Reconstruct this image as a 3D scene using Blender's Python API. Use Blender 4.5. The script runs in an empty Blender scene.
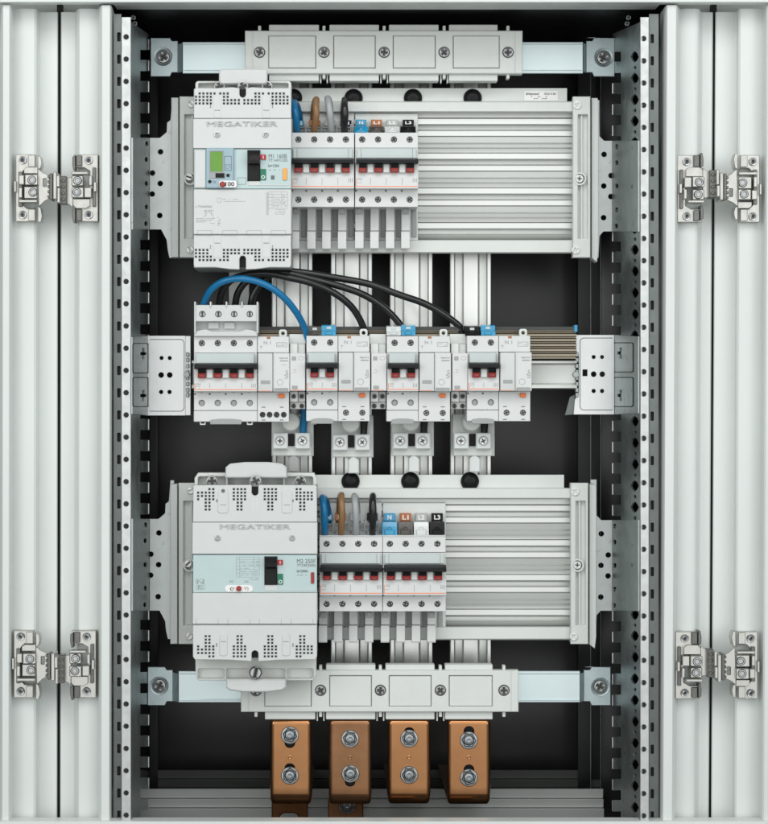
import bpy, bmesh, math, random
from mathutils import Vector, Matrix
from mathutils.geometry import delaunay_2d_cdt
random.seed(4)
SC = bpy.context.scene
COL = SC.collection
# ------------------------------------------------------------------ camera
# Layout unit: one pixel of the photograph in the plane of the cabinet's front flanges = 1.1 mm.
S = 0.0011
VX, VY = 341.0, 400.0          # where the optical axis meets the cabinet
D = 2000.0                     # camera distance in layout units
CX, CY = 384.0, 412.0
def W(px, py, d=0.0):
    k = (D-d)/D
    return Vector(((VX+(px-VX)*k-CX)*S, -d*S, (CY-(VY+(py-VY)*k))*S))
cam = bpy.data.cameras.new('camera'); camo = bpy.data.objects.new('camera', cam); COL.objects.link(camo)
camo.location = ((VX-CX)*S, -D*S, (CY-VY)*S); camo.rotation_euler = (math.pi/2, 0, 0)
cam.sensor_fit = 'VERTICAL'; cam.sensor_height = 24; cam.sensor_width = 24; cam.lens = 24*D/824
cam.shift_x = (CX-VX)/824; cam.shift_y = -(CY-VY)/824
cam.clip_start = 0.05; cam.clip_end = 50
SC.camera = camo
CAM = camo.location.copy()
# ------------------------------------------------------------------ world and lamps
w = bpy.data.worlds.new('World'); SC.world = w; w.use_nodes = True
w.node_tree.nodes['Background'].inputs[0].default_value = (0.93, 1.0, 0.98, 1)
w.node_tree.nodes['Background'].inputs[1].default_value = 0.30
def area(name, loc, target, sx, sy, power, col=(1, 1, 1)):
    l = bpy.data.lights.new(name, 'AREA'); l.shape = 'RECTANGLE'; l.size = sx; l.size_y = sy; l.energy = power; l.color = col
    o = bpy.data.objects.new(name, l); COL.objects.link(o); o.location = loc
    o.rotation_euler = (Vector(target)-Vector(loc)).to_track_quat('-Z', 'Y').to_euler()
area('softbox_left', (-1.75, -2.0, 0.55), (0, 0, 0), 1.0, 1.8, 19, (1, 1, 0.985))
area('softbox_right', (1.75, -2.0, 0.55), (0, 0, 0), 1.0, 1.8, 17, (0.985, 1, 1))
area('softbox_top', (0.0, -1.7, 1.6), (0, 0, 0.05), 2.2, 0.8, 24, (1, 1, 1))
area('softbox_front', (0.0, -2.6, 0.25), (0, 0, 0), 2.8, 2.4, 27, (1, 1, 1))
SC.view_settings.view_transform = 'Standard'; SC.view_settings.look = 'None'
SC.view_settings.exposure = 0.0; SC.view_settings.gamma = 1.0; SC.view_settings.use_curve_mapping = False
SC.render.engine = 'CYCLES'
SC.cycles.max_bounces = 8

# ------------------------------------------------------------------ materials
MATS = {}
def mat(name, col, rough=0.45, metal=0.0, var=0.05, scale=60, bump=0.0, bscale=400, rvar=0.08, stretch=None,
        alpha=None, emit=None, spec=0.5, col2=None, coat=0.0, spots=None):
    m = bpy.data.materials.new(name); m.use_nodes = True; nt = m.node_tree; N = nt.nodes; L = nt.links
    b = N['Principled BSDF']
    tc = N.new('ShaderNodeTexCoord'); mp = N.new('ShaderNodeMapping'); L.new(tc.outputs['Object'], mp.inputs[0])
    if stretch: mp.inputs['Scale'].default_value = stretch
    no = N.new('ShaderNodeTexNoise'); no.inputs['Scale'].default_value = scale; no.inputs['Detail'].default_value = 5
    L.new(mp.outputs[0], no.inputs['Vector'])
    cr = N.new('ShaderNodeValToRGB'); L.new(no.outputs['Fac'], cr.inputs[0])
    cr.color_ramp.elements[0].position = 0.3; cr.color_ramp.elements[1].position = 0.7
    c2 = col2 if col2 else tuple(c*(1-2*var) for c in col)
    cr.color_ramp.elements[0].color = (*c2, 1); cr.color_ramp.elements[1].color = (*col, 1)
    out = cr.outputs[0]
    if spots:   # small stains and scratches
        n2 = N.new('ShaderNodeTexNoise'); n2.inputs['Scale'].default_value = spots[0]; n2.inputs['Detail'].default_value = 8
        L.new(tc.outputs['Object'], n2.inputs['Vector'])
        r2 = N.new('ShaderNodeValToRGB'); L.new(n2.outputs['Fac'], r2.inputs[0])
        r2.color_ramp.elements[0].position = spots[1]; r2.color_ramp.elements[1].position = spots[1]+0.08
        r2.color_ramp.elements[0].color = (0, 0, 0, 1); r2.color_ramp.elements[1].color = (1, 1, 1, 1)
        mx = N.new('ShaderNodeMix'); mx.data_type = 'RGBA'; L.new(r2.outputs[0], mx.inputs[0])
        L.new(out, mx.inputs[6]); mx.inputs[7].default_value = (*spots[2], 1); out = mx.outputs[2]
    L.new(out, b.inputs['Base Color'])
    mr = N.new('ShaderNodeMapRange'); mr.inputs[3].default_value = max(0.02, rough-rvar); mr.inputs[4].default_value = min(1, rough+rvar)
    L.new(no.outputs['Fac'], mr.inputs[0]); L.new(mr.outputs[0], b.inputs['Roughness'])
    b.inputs['Metallic'].default_value = metal; b.inputs['Specular IOR Level'].default_value = spec
    b.inputs['Coat Weight'].default_value = coat
    if alpha is not None:
        b.inputs['Transmission Weight'].default_value = 1-alpha
    if emit:
        b.inputs['Emission Color'].default_value = (*emit[0], 1); b.inputs['Emission Strength'].default_value = emit[1]
    if bump:
        nb = N.new('ShaderNodeTexNoise'); nb.inputs['Scale'].default_value = bscale; L.new(mp.outputs[0], nb.inputs['Vector'])
        bp = N.new('ShaderNodeBump'); bp.inputs['Strength'].default_value = bump; bp.inputs['Distance'].default_value = 0.0005
        L.new(nb.outputs['Fac'], bp.inputs['Height']); L.new(bp.outputs[0], b.inputs['Normal'])
    MATS[name] = m
    return m
mat('white_plastic', (.575, .596, .588), .42, var=.015, bump=.08, bscale=900)
mat('breaker_plastic', (.615, .63, .622), .38, var=.01, bump=.06, bscale=900)
mat('grey_plastic', (.63, .655, .632), .45, var=.02, bump=.1, bscale=700)
mat('mid_grey_plastic', (.33, .345, .34), .5, var=.04)
mat('clear_plastic', (.60, .63, .62), .22, var=.03, coat=.4)
mat('window_plastic', (.49, .555, .545), .15, var=.02, coat=.6)
mat('pale_blue_plastic', (.45, .56, .565), .32, var=.02)
mat('display_plastic', (.30, .42, .48), .3, var=.03)
mat('black_plastic', (.009, .009, .01), .35, var=.1, spec=.16)
mat('dark_plastic', (.012, .012, .013), .42, spec=.18, var=.1)
mat('red_plastic', (.30, .018, .012), .35, var=.05)
mat('dial_red', (.30, .03, .02), .35, var=.05)
mat('label_red', (.42, .02, .03), .4, var=.03)
mat('label_green', (.0, .16, .085), .4, var=.03)
mat('orange_plastic', (.85, .18, .03), .4, var=.04)
mat('amber_plastic', (.85, .36, .06), .4, var=.03)
mat('screen_green', (.12, .30, .03), .25, var=.05, scale=120)
mat('ink', (.14, .15, .15), .6, var=.1)
mat('pale_ink', (.27, .285, .285), .6, var=.05)
mat('blue_plastic', (.02, .30, .52), .25, var=.12, scale=150, coat=.4)
mat('brown_plastic', (.26, .11, .05), .3, var=.12, scale=150, coat=.3)
mat('brown_label', (.42, .13, .03), .3, var=.05)
mat('smoke_plastic', (.085, .08, .07), .25, var=.2, scale=150, spec=.4)
mat('paper', (.8, .8, .79), .7, var=.02)
mat('galvanised', (.55, .58, .57), .38, metal=.85, var=.10, scale=45, bump=.12, bscale=500, spots=(110, .64, (.40, .42, .42)))
mat('galvanised_dark', (.38, .43, .425), .42, metal=.85, var=.12, scale=45, bump=.12, bscale=500, spots=(110, .62, (.2, .22, .22)))  # darker copy of galvanised; shade of inward-facing sheets put into the colour
mat('bright_steel', (.56, .58, .575), .34, metal=.75, var=.10, scale=90, stretch=(1, 1, 1), spots=(160, .66, (.55, .56, .56)))
mat('plate_steel', (.70, .72, .715), .34, metal=.7, var=.05, scale=18, stretch=(2.5, 1, .6), spots=(130, .68, (.5, .52, .52)))
mat('zinc_blue', (.64, .735, .75), .34, metal=.75, var=.05, scale=20, bump=.04)
mat('bracket_zinc', (.50, .58, .60), .38, metal=.8, var=.1, scale=60, bump=.15)
mat('aluminium', (.66, .675, .655), .30, metal=.85, var=.04, scale=25, stretch=(1, 1, .05))
mat('aluminium_rib', (.66, .675, .65), .34, metal=.45, var=.03, scale=30, stretch=(.05, 1, 1))
mat('slat_aluminium', (.56, .58, .565), .5, metal=.5, var=.05, scale=25, stretch=(.05, 1, 1))
mat('slat_shaded', (.20, .21, .20), .42, metal=.6, var=.08, scale=25, stretch=(.05, 1, 1))  # darker copy of the slat aluminium, the rear rail's shade in its colour
mat('gap_grey', (.055, .058, .056), .6, var=.1)
mat('lettering_grey', (.44, .455, .45), .5, var=.03)
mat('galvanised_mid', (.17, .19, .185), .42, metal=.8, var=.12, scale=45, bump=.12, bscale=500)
mat('nickel', (.52, .515, .485), .26, metal=.9, var=.08, scale=120)
mat('dark_nickel', (.17, .17, .16), .35, metal=.85, var=.1, scale=120)
mat('screw_steel', (.46, .47, .47), .24, metal=.95, var=.15, scale=200)
mat('screw_white', (.80, .81, .80), .3, metal=.3, var=.03)
mat('screw_dark', (.20, .21, .21), .3, metal=.9, var=.2, scale=200)
mat('recess_shade', (.045, .045, .045), .5, metal=.2, var=.1)  # near black, stands in for the shade inside screw recesses
mat('bolt_steel', (.34, .37, .385), .24, metal=.95, var=.15, scale=200)
mat('label_grey', (.40, .415, .41), .35, var=.03)
mat('bronze', (.30, .265, .205), .33, metal=.8, var=.06, scale=30, stretch=(.1, 1, 1))
mat('door_paint', (.635, .665, .648), .36, var=.018, scale=9, rvar=.12, bump=.14, bscale=1100, spots=(260, .715, (.52, .54, .53)))
mat('header_paint', (.70, .72, .70), .42, var=.01, bump=.12, bscale=1100)
mat('shade', (.012, .012, .012), .7, var=.1)  # near black that paints the shade of seams and side grooves
mat('back_paint', (.034, .034, .033), .24, spec=.42, var=.1, scale=8, bump=.1, bscale=900)
mat('black_paint', (.006, .006, .006), .45, var=.1)
mat('post_black', (.012, .012, .013), .32, var=.2)
mat('copper', (.43, .215, .097), .24, metal=.96, scale=14, col2=(.33, .155, .068), rvar=.1, bump=.35, bscale=45, stretch=(1, 1, .6), spots=(90, .68, (.32, .15, .07)))
mat('copper_dull', (.37, .19, .095), .29, metal=.92, scale=13, col2=(.20, .10, .05), rvar=.12, bump=.35, bscale=45, spots=(60, .66, (.2, .10, .06)))
mat('cable_blue', (.004, .165, .37), .33, var=.06, bump=.05)
mat('cable_black', (.012, .012, .013), .24, var=.15, bump=.05)
mat('cable_brown', (.26, .14, .06), .33, var=.06)
mat('cable_grey', (.34, .36, .37), .35, var=.04)

# ------------------------------------------------------------------ mesh helpers
class Plane:
    """A plane in the place; image positions in the photograph are projected onto it."""
    def __init__(s, o, u, v=Vector((0, 0, 1))):
        s.o = o; s.u = u.normalized(); s.v = v.normalized(); s.n = s.u.cross(s.v).normalized()
        if s.n.dot(CAM-s.o) < 0: s.n = -s.n
    def uv(s, px, py):
        p = W(px, py, 0); r = p-CAM
        t = (s.o-CAM).dot(s.n)/r.dot(s.n)
        h = CAM+r*t-s.o
        return (h.dot(s.u), h.dot(s.v))
    def pt(s, u, v, n=0): return s.o+s.u*u+s.v*v+s.n*n
def FP(d): return Plane(W(VX, VY, d), Vector((1, 0, 0)))
def K(d): return (D-d)/D*S
def circ(cx, cy, r, n=12, ry=None):
    ry = ry or r
    return [(cx+r*math.cos(2*math.pi*i/n+.2), cy+ry*math.sin(2*math.pi*i/n+.2)) for i in range(n)]
def rect(x0, y0, x1, y1): return [(x0, y0), (x1, y0), (x1, y1), (x0, y1)]
def rrect(x0, y0, x1, y1, r, n=4):
    P = []
    for cx, cy, a in ((x1-r, y0+r, -90), (x1-r, y1-r, 0), (x0+r, y1-r, 90), (x0+r, y0+r, 180)):
        for i in range(n+1):
            t = math.radians(a+90*i/n); P.append((cx+r*math.cos(t), cy+r*math.sin(t)))
    return P
class MB:
    def __init__(s): s.bm = bmesh.new(); s.fl = s.bm.faces.layers.int.new('flat')
    def _bev(s, vs, b, seg=1):
        if b <= 0: return
        es = {e for v in vs for e in v.link_edges}
        bmesh.ops.bevel(s.bm, geom=list(es), offset=b, offset_type='OFFSET', segments=seg, profile=.6, affect='EDGES', clamp_overlap=True)
    def box(s, x0, y0, x1, y1, d, t, b=.5, seg=1, rear=None):
        """front face at depth d given by image coords, going straight back by t; rear=(dx,dy) insets"""
        k = K(d); a = W(x0, y1, d); c = W(x1, y0, d)
        vs = []
        for yy in (a.y, a.y+t*S):
            for zz in (a.z, c.z):
                for xx in (a.x, c.x): vs.append(s.bm.verts.new((xx, yy, zz)))
        for f in ((0, 1, 3, 2), (5, 4, 6, 7), (4, 0, 2, 6), (1, 5, 7, 3), (2, 3, 7, 6), (4, 5, 1, 0)):
            s.bm.faces.new([vs[i] for i in f])
        s._bev(vs, b*k, seg); return s
    def slab(s, out, holes=(), d=0.0, t=2.0, b=0.0, plane=None, open_side=None):
        """flat plate with real holes; front edge chamfered by b; open_side='bottom' keeps that edge square"""
        pl = plane or FP(d); T = t*S; bb = min(b*K(d), T*.8)
        def area2(P): return sum(P[i-1][0]*P[i][1]-P[i][0]*P[i-1][1] for i in range(len(P)))
        loops = []
        for n, L in enumerate([out]+list(holes)):
            P = [pl.uv(*q) for q in L]
            P = [p for i, p in enumerate(P) if math.hypot(p[0]-P[i-1][0], p[1]-P[i-1][1]) > 1e-6]
            if (area2(P) > 0) != (n == 0): P.reverse()
            loops.append(P)
        def inset(P, w_):
            R = []
            for i in range(len(P)):
                a, c, e = Vector(P[i-1]), Vector(P[i]), Vector(P[(i+1) % len(P)])
                n1 = (c-a).normalized(); n2 = (e-c).normalized(); n1 = Vector((-n1.y, n1.x)); n2 = Vector((-n2.y, n2.x))
                m_ = n1+n2; k_ = max(m_.dot(n1), .5)
                q = c+m_*(w_/k_)
                if open_side == 'bottom' and abs(c.y-min(p[1] for p in P)) < 1e-6: q.y = c.y
                if open_side == 'top' and abs(c.y-max(p[1] for p in P)) < 1e-6: q.y = c.y
                R.append((q.x, q.y))
            return R
        def cap(LL, z, flip):
            vs = []; es = []
            for P in LL:
                o = len(vs); vs += [Vector((p[0]*1000, p[1]*1000)) for p in P]; es += [(o+i, o+(i+1) % len(P)) for i in range(len(P))]
            co, ed, fa, _, _, _ = delaunay_2d_cdt(vs, es, [], 0, 1e-5)
            BB = [(min(p[0] for p in P)*1000, max(p[0] for p in P)*1000, min(p[1] for p in P)*1000, max(p[1] for p in P)*1000, P) for P in LL]
            def inside(x, y, B_):
                if not (B_[0] < x < B_[1] and B_[2] < y < B_[3]): return False
                P = B_[4]; r_ = False
                for i in range(len(P)):
                    x1, y1 = P[i-1][0]*1000, P[i-1][1]*1000; x2, y2 = P[i][0]*1000, P[i][1]*1000
                    if (y1 > y) != (y2 > y) and x < (x2-x1)*(y-y1)/(y2-y1)+x1: r_ = not r_
                return r_
            V_ = [s.bm.verts.new(pl.pt(c.x/1000, c.y/1000, z)) for c in co]
            for f_ in fa:
                mx_ = sum(co[i].x for i in f_)/3; my_ = sum(co[i].y for i in f_)/3
                if not inside(mx_, my_, BB[0]) or any(inside(mx_, my_, q) for q in BB[1:]): continue
                s.bm.faces.new([V_[i] for i in (f_[::-1] if flip else f_)])[s.fl] = 1
            for v in V_:
                if not v.link_faces: s.bm.verts.remove(v)
        front = [inset(P, bb) for P in loops] if bb > 0 else loops
        cap(front, 0, False); cap(loops, -T, True)
        for F, P in zip(front, loops):
            n = len(P)
            r0 = [s.bm.verts.new(pl.pt(*p, 0)) for p in F]; r2 = [s.bm.verts.new(pl.pt(*p, -T)) for p in P]
            r1 = [s.bm.verts.new(pl.pt(*p, -bb)) for p in P] if bb > 0 else r0
            for i in range(n):
                j = (i+1) % n
                if bb > 0: s.bm.faces.new((r0[j], r0[i], r1[i], r1[j]))
                s.bm.faces.new((r1[j], r1[i], r2[i], r2[j]))
        return s
    def lathe(s, px, py, prof, n=20, plane=None, rot=0):
        """prof: (radius px, depth d) from front centre outwards; radius scaled at first depth"""
        d0 = prof[0][1]; k = K(d0)
        c = W(px, py, d0); rings = []
        for r, d in prof:
            y = -d*S
            if r <= 0: rings.append([s.bm.verts.new((c.x, y, c.z))]); continue
            rings.append([s.bm.verts.new((c.x+r*k*math.cos(2*math.pi*i/n+rot), y, c.z+r*k*math.sin(2*math.pi*i/n+rot))) for i in range(n)])
        for A, B in zip(rings, rings[1:]):
            for i in range(n):
                j = (i+1) % n
                if len(A) == 1 and len(B) == 1: continue
                if len(A) == 1: s.bm.faces.new((A[0], B[i], B[j]))
                elif len(B) == 1: s.bm.faces.new((A[i], B[0], A[j]))
                else: s.bm.faces.new((A[i], B[i], B[j], A[j]))
        return s
    def cyl(s, px, py, r, d, t, n=20, ch=.4):
        return s.lathe(px, py, [(0, d), (max(r-ch, .1), d), (r, d-ch), (r, d-t), (0, d-t)], n)
    def exx(s, prof, x0, x1, dref, b=0.0):
        """prof: closed list of (depth, py at that depth), extruded sideways from x0 to x1"""
        xa = W(x0, 0, dref).x; xb = W(x1, 0, dref).x
        A = []; B = []
        for d, py in prof:
            p = W(0, py, d); A.append(s.bm.verts.new((xa, p.y, p.z))); B.append(s.bm.verts.new((xb, p.y, p.z)))
        n = len(A); fa = s.bm.faces.new(A[::-1]); fb = s.bm.faces.new(B)
        for i in range(n): s.bm.faces.new((A[i], A[(i+1) % n], B[(i+1) % n], B[i]))
        if b > 0:
            es = set(fa.edges) | set(fb.edges)
            bmesh.ops.bevel(s.bm, geom=list(es), offset=b*K(dref), segments=2, profile=.6, affect='EDGES', clamp_overlap=True)
        return s
    def exv(s, prof, y0, y1, dref):
        """prof: closed list of (px at that depth, depth), extruded vertically between image heights y0 and y1 at dref"""
        za = W(0, y0, dref).z; zb = W(0, y1, dref).z
        A = []; B = []
        for px, d in prof:
            p = W(px, 0, d); A.append(s.bm.verts.new((p.x, p.y, za))); B.append(s.bm.verts.new((p.x, p.y, zb)))
        n = len(A); s.bm.faces.new(A); s.bm.faces.new(B[::-1])
        for i in range(n): s.bm.faces.new((A[i], B[i], B[(i+1) % n], A[(i+1) % n]))
        return s
    def tube(s, P, r, n=14, sub=10):
        pts = [W(*p) for p in P]; C = []
        q = [pts[0]*2-pts[1]]+pts+[pts[-1]*2-pts[-2]]
        for i in range(1, len(q)-2):
            for j in range(sub):
                t = j/sub; a, b_, c, e = q[i-1:i+3]
                C.append(.5*((2*b_)+(c-a)*t+(2*a-5*b_+4*c-e)*t*t+(3*b_-a-3*c+e)*t**3))
        C.append(pts[-1]); R = r*S
        tan = [(C[min(i+1, len(C)-1)]-C[max(i-1, 0)]).normalized() for i in range(len(C))]
        nrm = tan[0].orthogonal().normalized(); prev = None
        for i, c in enumerate(C):
            nrm = (nrm-tan[i]*nrm.dot(tan[i])).normalized(); bn = tan[i].cross(nrm)
            ring = [s.bm.verts.new(c+(nrm*math.cos(2*math.pi*k/n)+bn*math.sin(2*math.pi*k/n))*R) for k in range(n)]
            if prev:
                for k in range(n): s.bm.faces.new((prev[k], prev[(k+1) % n], ring[(k+1) % n], ring[k]))
            else: s.bm.faces.new(ring[::-1])
            prev = ring
        s.bm.faces.new(prev); return s
    def text(s, body, x0, y0, x1, y1, d, t=.25, bold=0.0, rot=0):
        cu = bpy.data.curves.new('t', 'FONT'); cu.body = body; cu.size = 1; cu.extrude = .001; cu.offset = bold
        cu.resolution_u = 3
        ob = bpy.data.objects.new('t', cu); me = bpy.data.meshes.new_from_object(ob)
        vs = [v.co.copy() for v in me.vertices]
        if rot:
            vs = [Vector((-v.y, v.x, v.z)) for v in vs]
        mnx = min(v.x for v in vs); mxx = max(v.x for v in vs); mny = min(v.y for v in vs); mxy = max(v.y for v in vs)
        a = W(x0, y1, d); c = W(x1, y0, d)
        for v, o in zip(me.vertices, vs):
            v.co = Vector((a.x+(o.x-mnx)/(mxx-mnx)*(c.x-a.x), a.y-(t*S if o.z > 0 else 0), a.z+(o.y-mny)/(mxy-mny)*(c.z-a.z)))
        s.bm.from_mesh(me)
        bpy.data.objects.remove(ob); bpy.data.curves.remove(cu); bpy.data.meshes.remove(me)
        return s
    def smudge_lines(s, x0, y0, x1, y1, rows, d, h=.5, fill=.75, t=.2):
        """small printed lines of illegible print: dashes of uneven length"""
        for i in range(rows):
            y = y0+(y1-y0)*(i+.5)/rows; x = x0
            while x < x1-.6:
                L = random.uniform(.8, 3.0)
                if random.random() < fill: s.box(x, y-h/2, min(x+L, x1), y+h/2, d+t, t, 0)
                x += L+.5
        return s
    def mark(s, i=1):      # faces made so far that are not yet marked take material slot i
        for f in s.bm.faces:
            if f.material_index == 0: f.material_index = i
        return s
    def build(s, name, m, parent=None, label=None, m2=None):
        me = bpy.data.meshes.new(name)
        bm = s.bm; bmesh.ops.remove_doubles(bm, verts=bm.verts, dist=1e-7); bmesh.ops.recalc_face_normals(bm, faces=bm.faces)
        if parent is not None: org = world_loc(parent)
        else:
            c = [v.co for v in bm.verts]
            org = Vector(((min(v.x for v in c)+max(v.x for v in c))/2, max(v.y for v in c), min(v.z for v in c)))
        bmesh.ops.translate(bm, verts=bm.verts, vec=-org)
        sm = [f[s.fl] == 0 for f in bm.faces]
        bm.faces.layers.int.remove(s.fl); bm.to_mesh(me); bm.free(); me.materials.append(MATS[m])
        if m2: me.materials.append(MATS[m2])
        me.set_sharp_from_angle(angle=math.radians(35)); me.polygons.foreach_set('use_smooth', sm)
        o = bpy.data.objects.new(name, me); COL.objects.link(o)
        if parent is not None: o.parent = parent
        else: o.location = org
        if label: o['label'] = label
        return o
def build_each(m, name, mt, parent):
    """every connected piece of the mesh becomes an object of its own"""
    bm = m.bm; bmesh.ops.remove_doubles(bm, verts=bm.verts, dist=1e-7); seen = set(); out = []
    bm.verts.ensure_lookup_table(); bm.verts.index_update()
    for v in list(bm.verts):
        if v.index in seen: continue
        st = [v]; seen.add(v.index); comp = []
        while st:
            q = st.pop(); comp.append(q)
            for e in q.link_edges:
                o = e.other_vert(q)
                if o.index not in seen: seen.add(o.index); st.append(o)
        idx = {q.index: i for i, q in enumerate(comp)}; nb = MB()
        vs = [nb.bm.verts.new(q.co) for q in comp]
        for f in {f for q in comp for f in q.link_faces}: nb.bm.faces.new([vs[idx[q.index]] for q in f.verts])[nb.fl] = f[m.fl]
        out.append(nb.build(name, mt, parent))
    bm.free(); return out
def world_loc(o):
    v = o.location.copy()
    while o.parent: o = o.parent; v = v+o.location
    return v
def thing(name, label, cat, px, py, d, group=None):
    o = bpy.data.objects.new(name, None); COL.objects.link(o); o.empty_display_size = .01
    o.location = W(px, py, d); o['label'] = label; o['category'] = cat
    if group: o['group'] = group
    return o
def tag(o, label, cat, group=None):
    o['label'] = label; o['category'] = cat
    if group: o['group'] = group
    return o
def struct(o): o['kind'] = 'structure'; return o
def kids(o): return [c for c in bpy.data.objects if c.parent == o]
def copy_tree(o, parent=None):
    c = o.copy(); COL.objects.link(c); c.parent = parent
    for ch in kids(o): copy_tree(ch, c)
    return c
def dup(root, dx, dy, d, label):
    c = copy_tree(root); k = K(d)
    c.location = root.location+Vector((dx*k, 0, -dy*k)); c['label'] = label
    return c
def screw(parent, px, py, r, d, m='screw_steel', kind='cross', rot=.3, name='screw', label=None, t=4):
    """domed head with a cut cross, slot or hexagon whose bottom is coloured dark as shade"""
    k = MB(); ri = r*.62
    cs, sn = math.cos(rot), math.sin(rot)
    if kind == 'cross':
        a = r*.15; c = r*.55
        P = [(-a, -c), (a, -c), (a, -a), (c, -a), (c, a), (a, a), (a, c), (-a, c), (-a, a), (-c, a), (-c, -a), (-a, -a)]
    elif kind == 'slot':
        a = r*.16; c = r*.8; P = rect(-c, -a, c, a)
    else: P = [(ri*.5*math.cos(i*math.pi/3), ri*.7*math.sin(i*math.pi/3)) for i in range(6)]
    H = [(px+x*cs-y*sn, py+x*sn+y*cs) for x, y in P]
    k.cyl(px, py, r*.9, d-t*.45, t*.5, 16, .1).mark(1)
    k.slab(circ(px, py, r*.99, 20), [H], d, t*.5, r*.2)
    if kind != 'slot': k.lathe(px, py, [(r*.74, d-.1), (r*.8, d+.5), (r*.93, d+.4), (r, d-.3), (r, d-t*.5)], 20)
    return k.build(name, m, parent, label, 'recess_shade')

# ================================================================== SETTING: the enclosure
ZB = -330
struct(MB().box(60, -120, 720, 1000, ZB, 6, 0).build('back_wall', 'back_paint'))
struct(MB().exx([(-10, 850), (-10, 858), (ZB, 800), (ZB, 790)], 110, 672, -10).build('floor', 'black_paint'))
def grooved(name, lab, x0, x1, d, bands, m):
    P = []
    for ya, yb, o in bands:
        P += [(d+o-1.6, ya), (d+o, ya+.7), (d+o-1.2, yb-1.2), (d+o-3, yb-.6), (d+o-6, yb-.5), (d+o-6, yb)]
    P += [(d-22, bands[-1][1]), (d-22, bands[0][0])]
    tag(MB().exx(P, x0, x1, d).build(name, m), lab, 'rail', 'grooved rails at the cabinet base')
grooved('grooved_rail', 'light grey grooved rail crossing the cabinet base behind the copper bars', 138, 603, -175, ((788.6, 799, 0), (799, 808.4, 3), (808.4, 818.8, 7)), 'slat_aluminium')
grooved('grooved_rail', 'darker grooved rail just above and behind the light one at the base', 138, 606, -262, ((769.8, 779.6, 0), (779.6, 788, 5), (788, 796, 8)), 'slat_shaded')
struct(MB().exx([(-10, -2), (-10, -60), (ZB, 14), (ZB, 60)], 100, 680, -10).build('ceiling', 'black_paint'))
# side walls of black sheet behind the posts
for x, xx in ((104, 100), (666, 670)):
    m = MB()
    a, b = W(x, 0, -20), W(xx, 0, -20)
    m.box(min(x, xx), -60, max(x, xx), 900, -30, 305, 0)
    struct(m.build('side_wall', 'black_paint'))
struct(MB().exx([(4, -30), (4, 2.6), (-38, 9.5), (-60, 9.5), (-60, -30)], 113, 661, 0).build('top_rail_lintel', 'header_paint'))
m = MB(); m.box(-60, -60, 830, 2.3, 6, 12, .6); struct(m.build('header_strip', 'door_paint'))
m = MB(); m.box(-60, -40, 113, 60, -64, 6, 0); m.box(661, -40, 840, 60, -64, 6, 0)
struct(m.build('header_backing', 'header_paint'))
m = MB(); m.box(-60, 821.5, 830, 880, 6, 20, .6); struct(m.build('bottom_sill', 'door_paint'))
m = MB(); m.box(-200, -200, 980, 1100, -400, 6, 0); struct(m.build('room_wall', 'door_paint'))

# door and frame profiles
def profile_pts(L):
    """rounds each corner of an open (px, d) polyline by a short chamfer"""
    return L
y0p, y1p = 5.2, 840
lf = [(60.6, -60), (60.6, -38), (61.6, -36), (74.5, -36), (76, -34), (77.6, -20), (79.5, -18), (85, -17.4), (91, -17.8), (97, -20.2), (98.8, -16), (100.4, -2), (102, 0), (109.6, 0), (111, -2), (114.4, -44), (114.4, -60)]
ld = [(-6, -60), (0.2, -40), (1.6, -2), (3, 0), (9, 0), (10.6, -2), (12.4, -16), (14.4, -20.2), (20, -17.8), (26, -17.4), (34, -18), (36.4, -20), (38.4, -34), (40, -36), (56.8, -36), (57.8, -38), (57.8, -60)]
rf = [(657.8, -60), (657.8, -44), (663.8, -2), (665.2, 0), (673.8, 0), (675.2, -2), (676.8, -16), (678.6, -20.2), (684, -17.8), (690, -17.4), (695, -18), (697, -20), (698.6, -34), (700.4, -36), (709.6, -36), (710.8, -38), (710.8, -60)]
rd = [(713.0, -60), (713.0, -38), (714, -36), (732.6, -36), (734.4, -34), (736.4, -20), (738.4, -18), (744, -17.4), (752, -17.8), (760, -20.2), (762, -16), (764.2, -2), (766, 0), (774, 0), (776, -2), (780, -60)]
DOORS = {}
def tilt(o, deg):      # lean of the door, kept in the mesh
    o.data.transform(Matrix.Rotation(math.radians(deg), 4, 'Y')); DOORS[o.name] = o
def mid_build(m, name, mt, px):
    me_o = m.build(name, mt)
    c = W(px, 412, -20); dz = c-me_o.location; dz.y = 0
    me_o.data.transform(Matrix.Translation(-dz)); me_o.location = me_o.location+dz
    return me_o
for pr, px, nm, lab, cat, dg in ((lf, 88, 'frame_profile', 'pale grey stepped upright of the cabinet frame beside the left perforated post', 'frame profile', .06),
                        (ld, 28, 'cabinet_door', 'pale grey stepped door edge at the far left, left of the thin dark seam', 'door', .06),
                        (rf, 685, 'frame_profile', 'pale grey stepped upright of the cabinet frame beside the right perforated post', 'frame profile', .3),
                        (rd, 745, 'cabinet_door', 'pale grey stepped door edge at the far right, right of the thin dark seam', 'door', .3)):
    tilt(tag(mid_build(MB().exv(pr, y0p-0, y1p, 0), nm, 'door_paint', px), lab, cat), dg)
for x, dg in ((59.2, .06), (711.9, .3)):  # black strips added in the open seams to paint their shade
    tilt(tag(mid_build(MB().box(x-2.6, 4, x+2.6, 850, -48, 10, 0), 'seam_shade', 'shade', x),
             'thin black strip coloured as gasket in the %s door seam' % ('left' if x < 300 else 'right'), 'shade', 'door seam strips'), dg)

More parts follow.
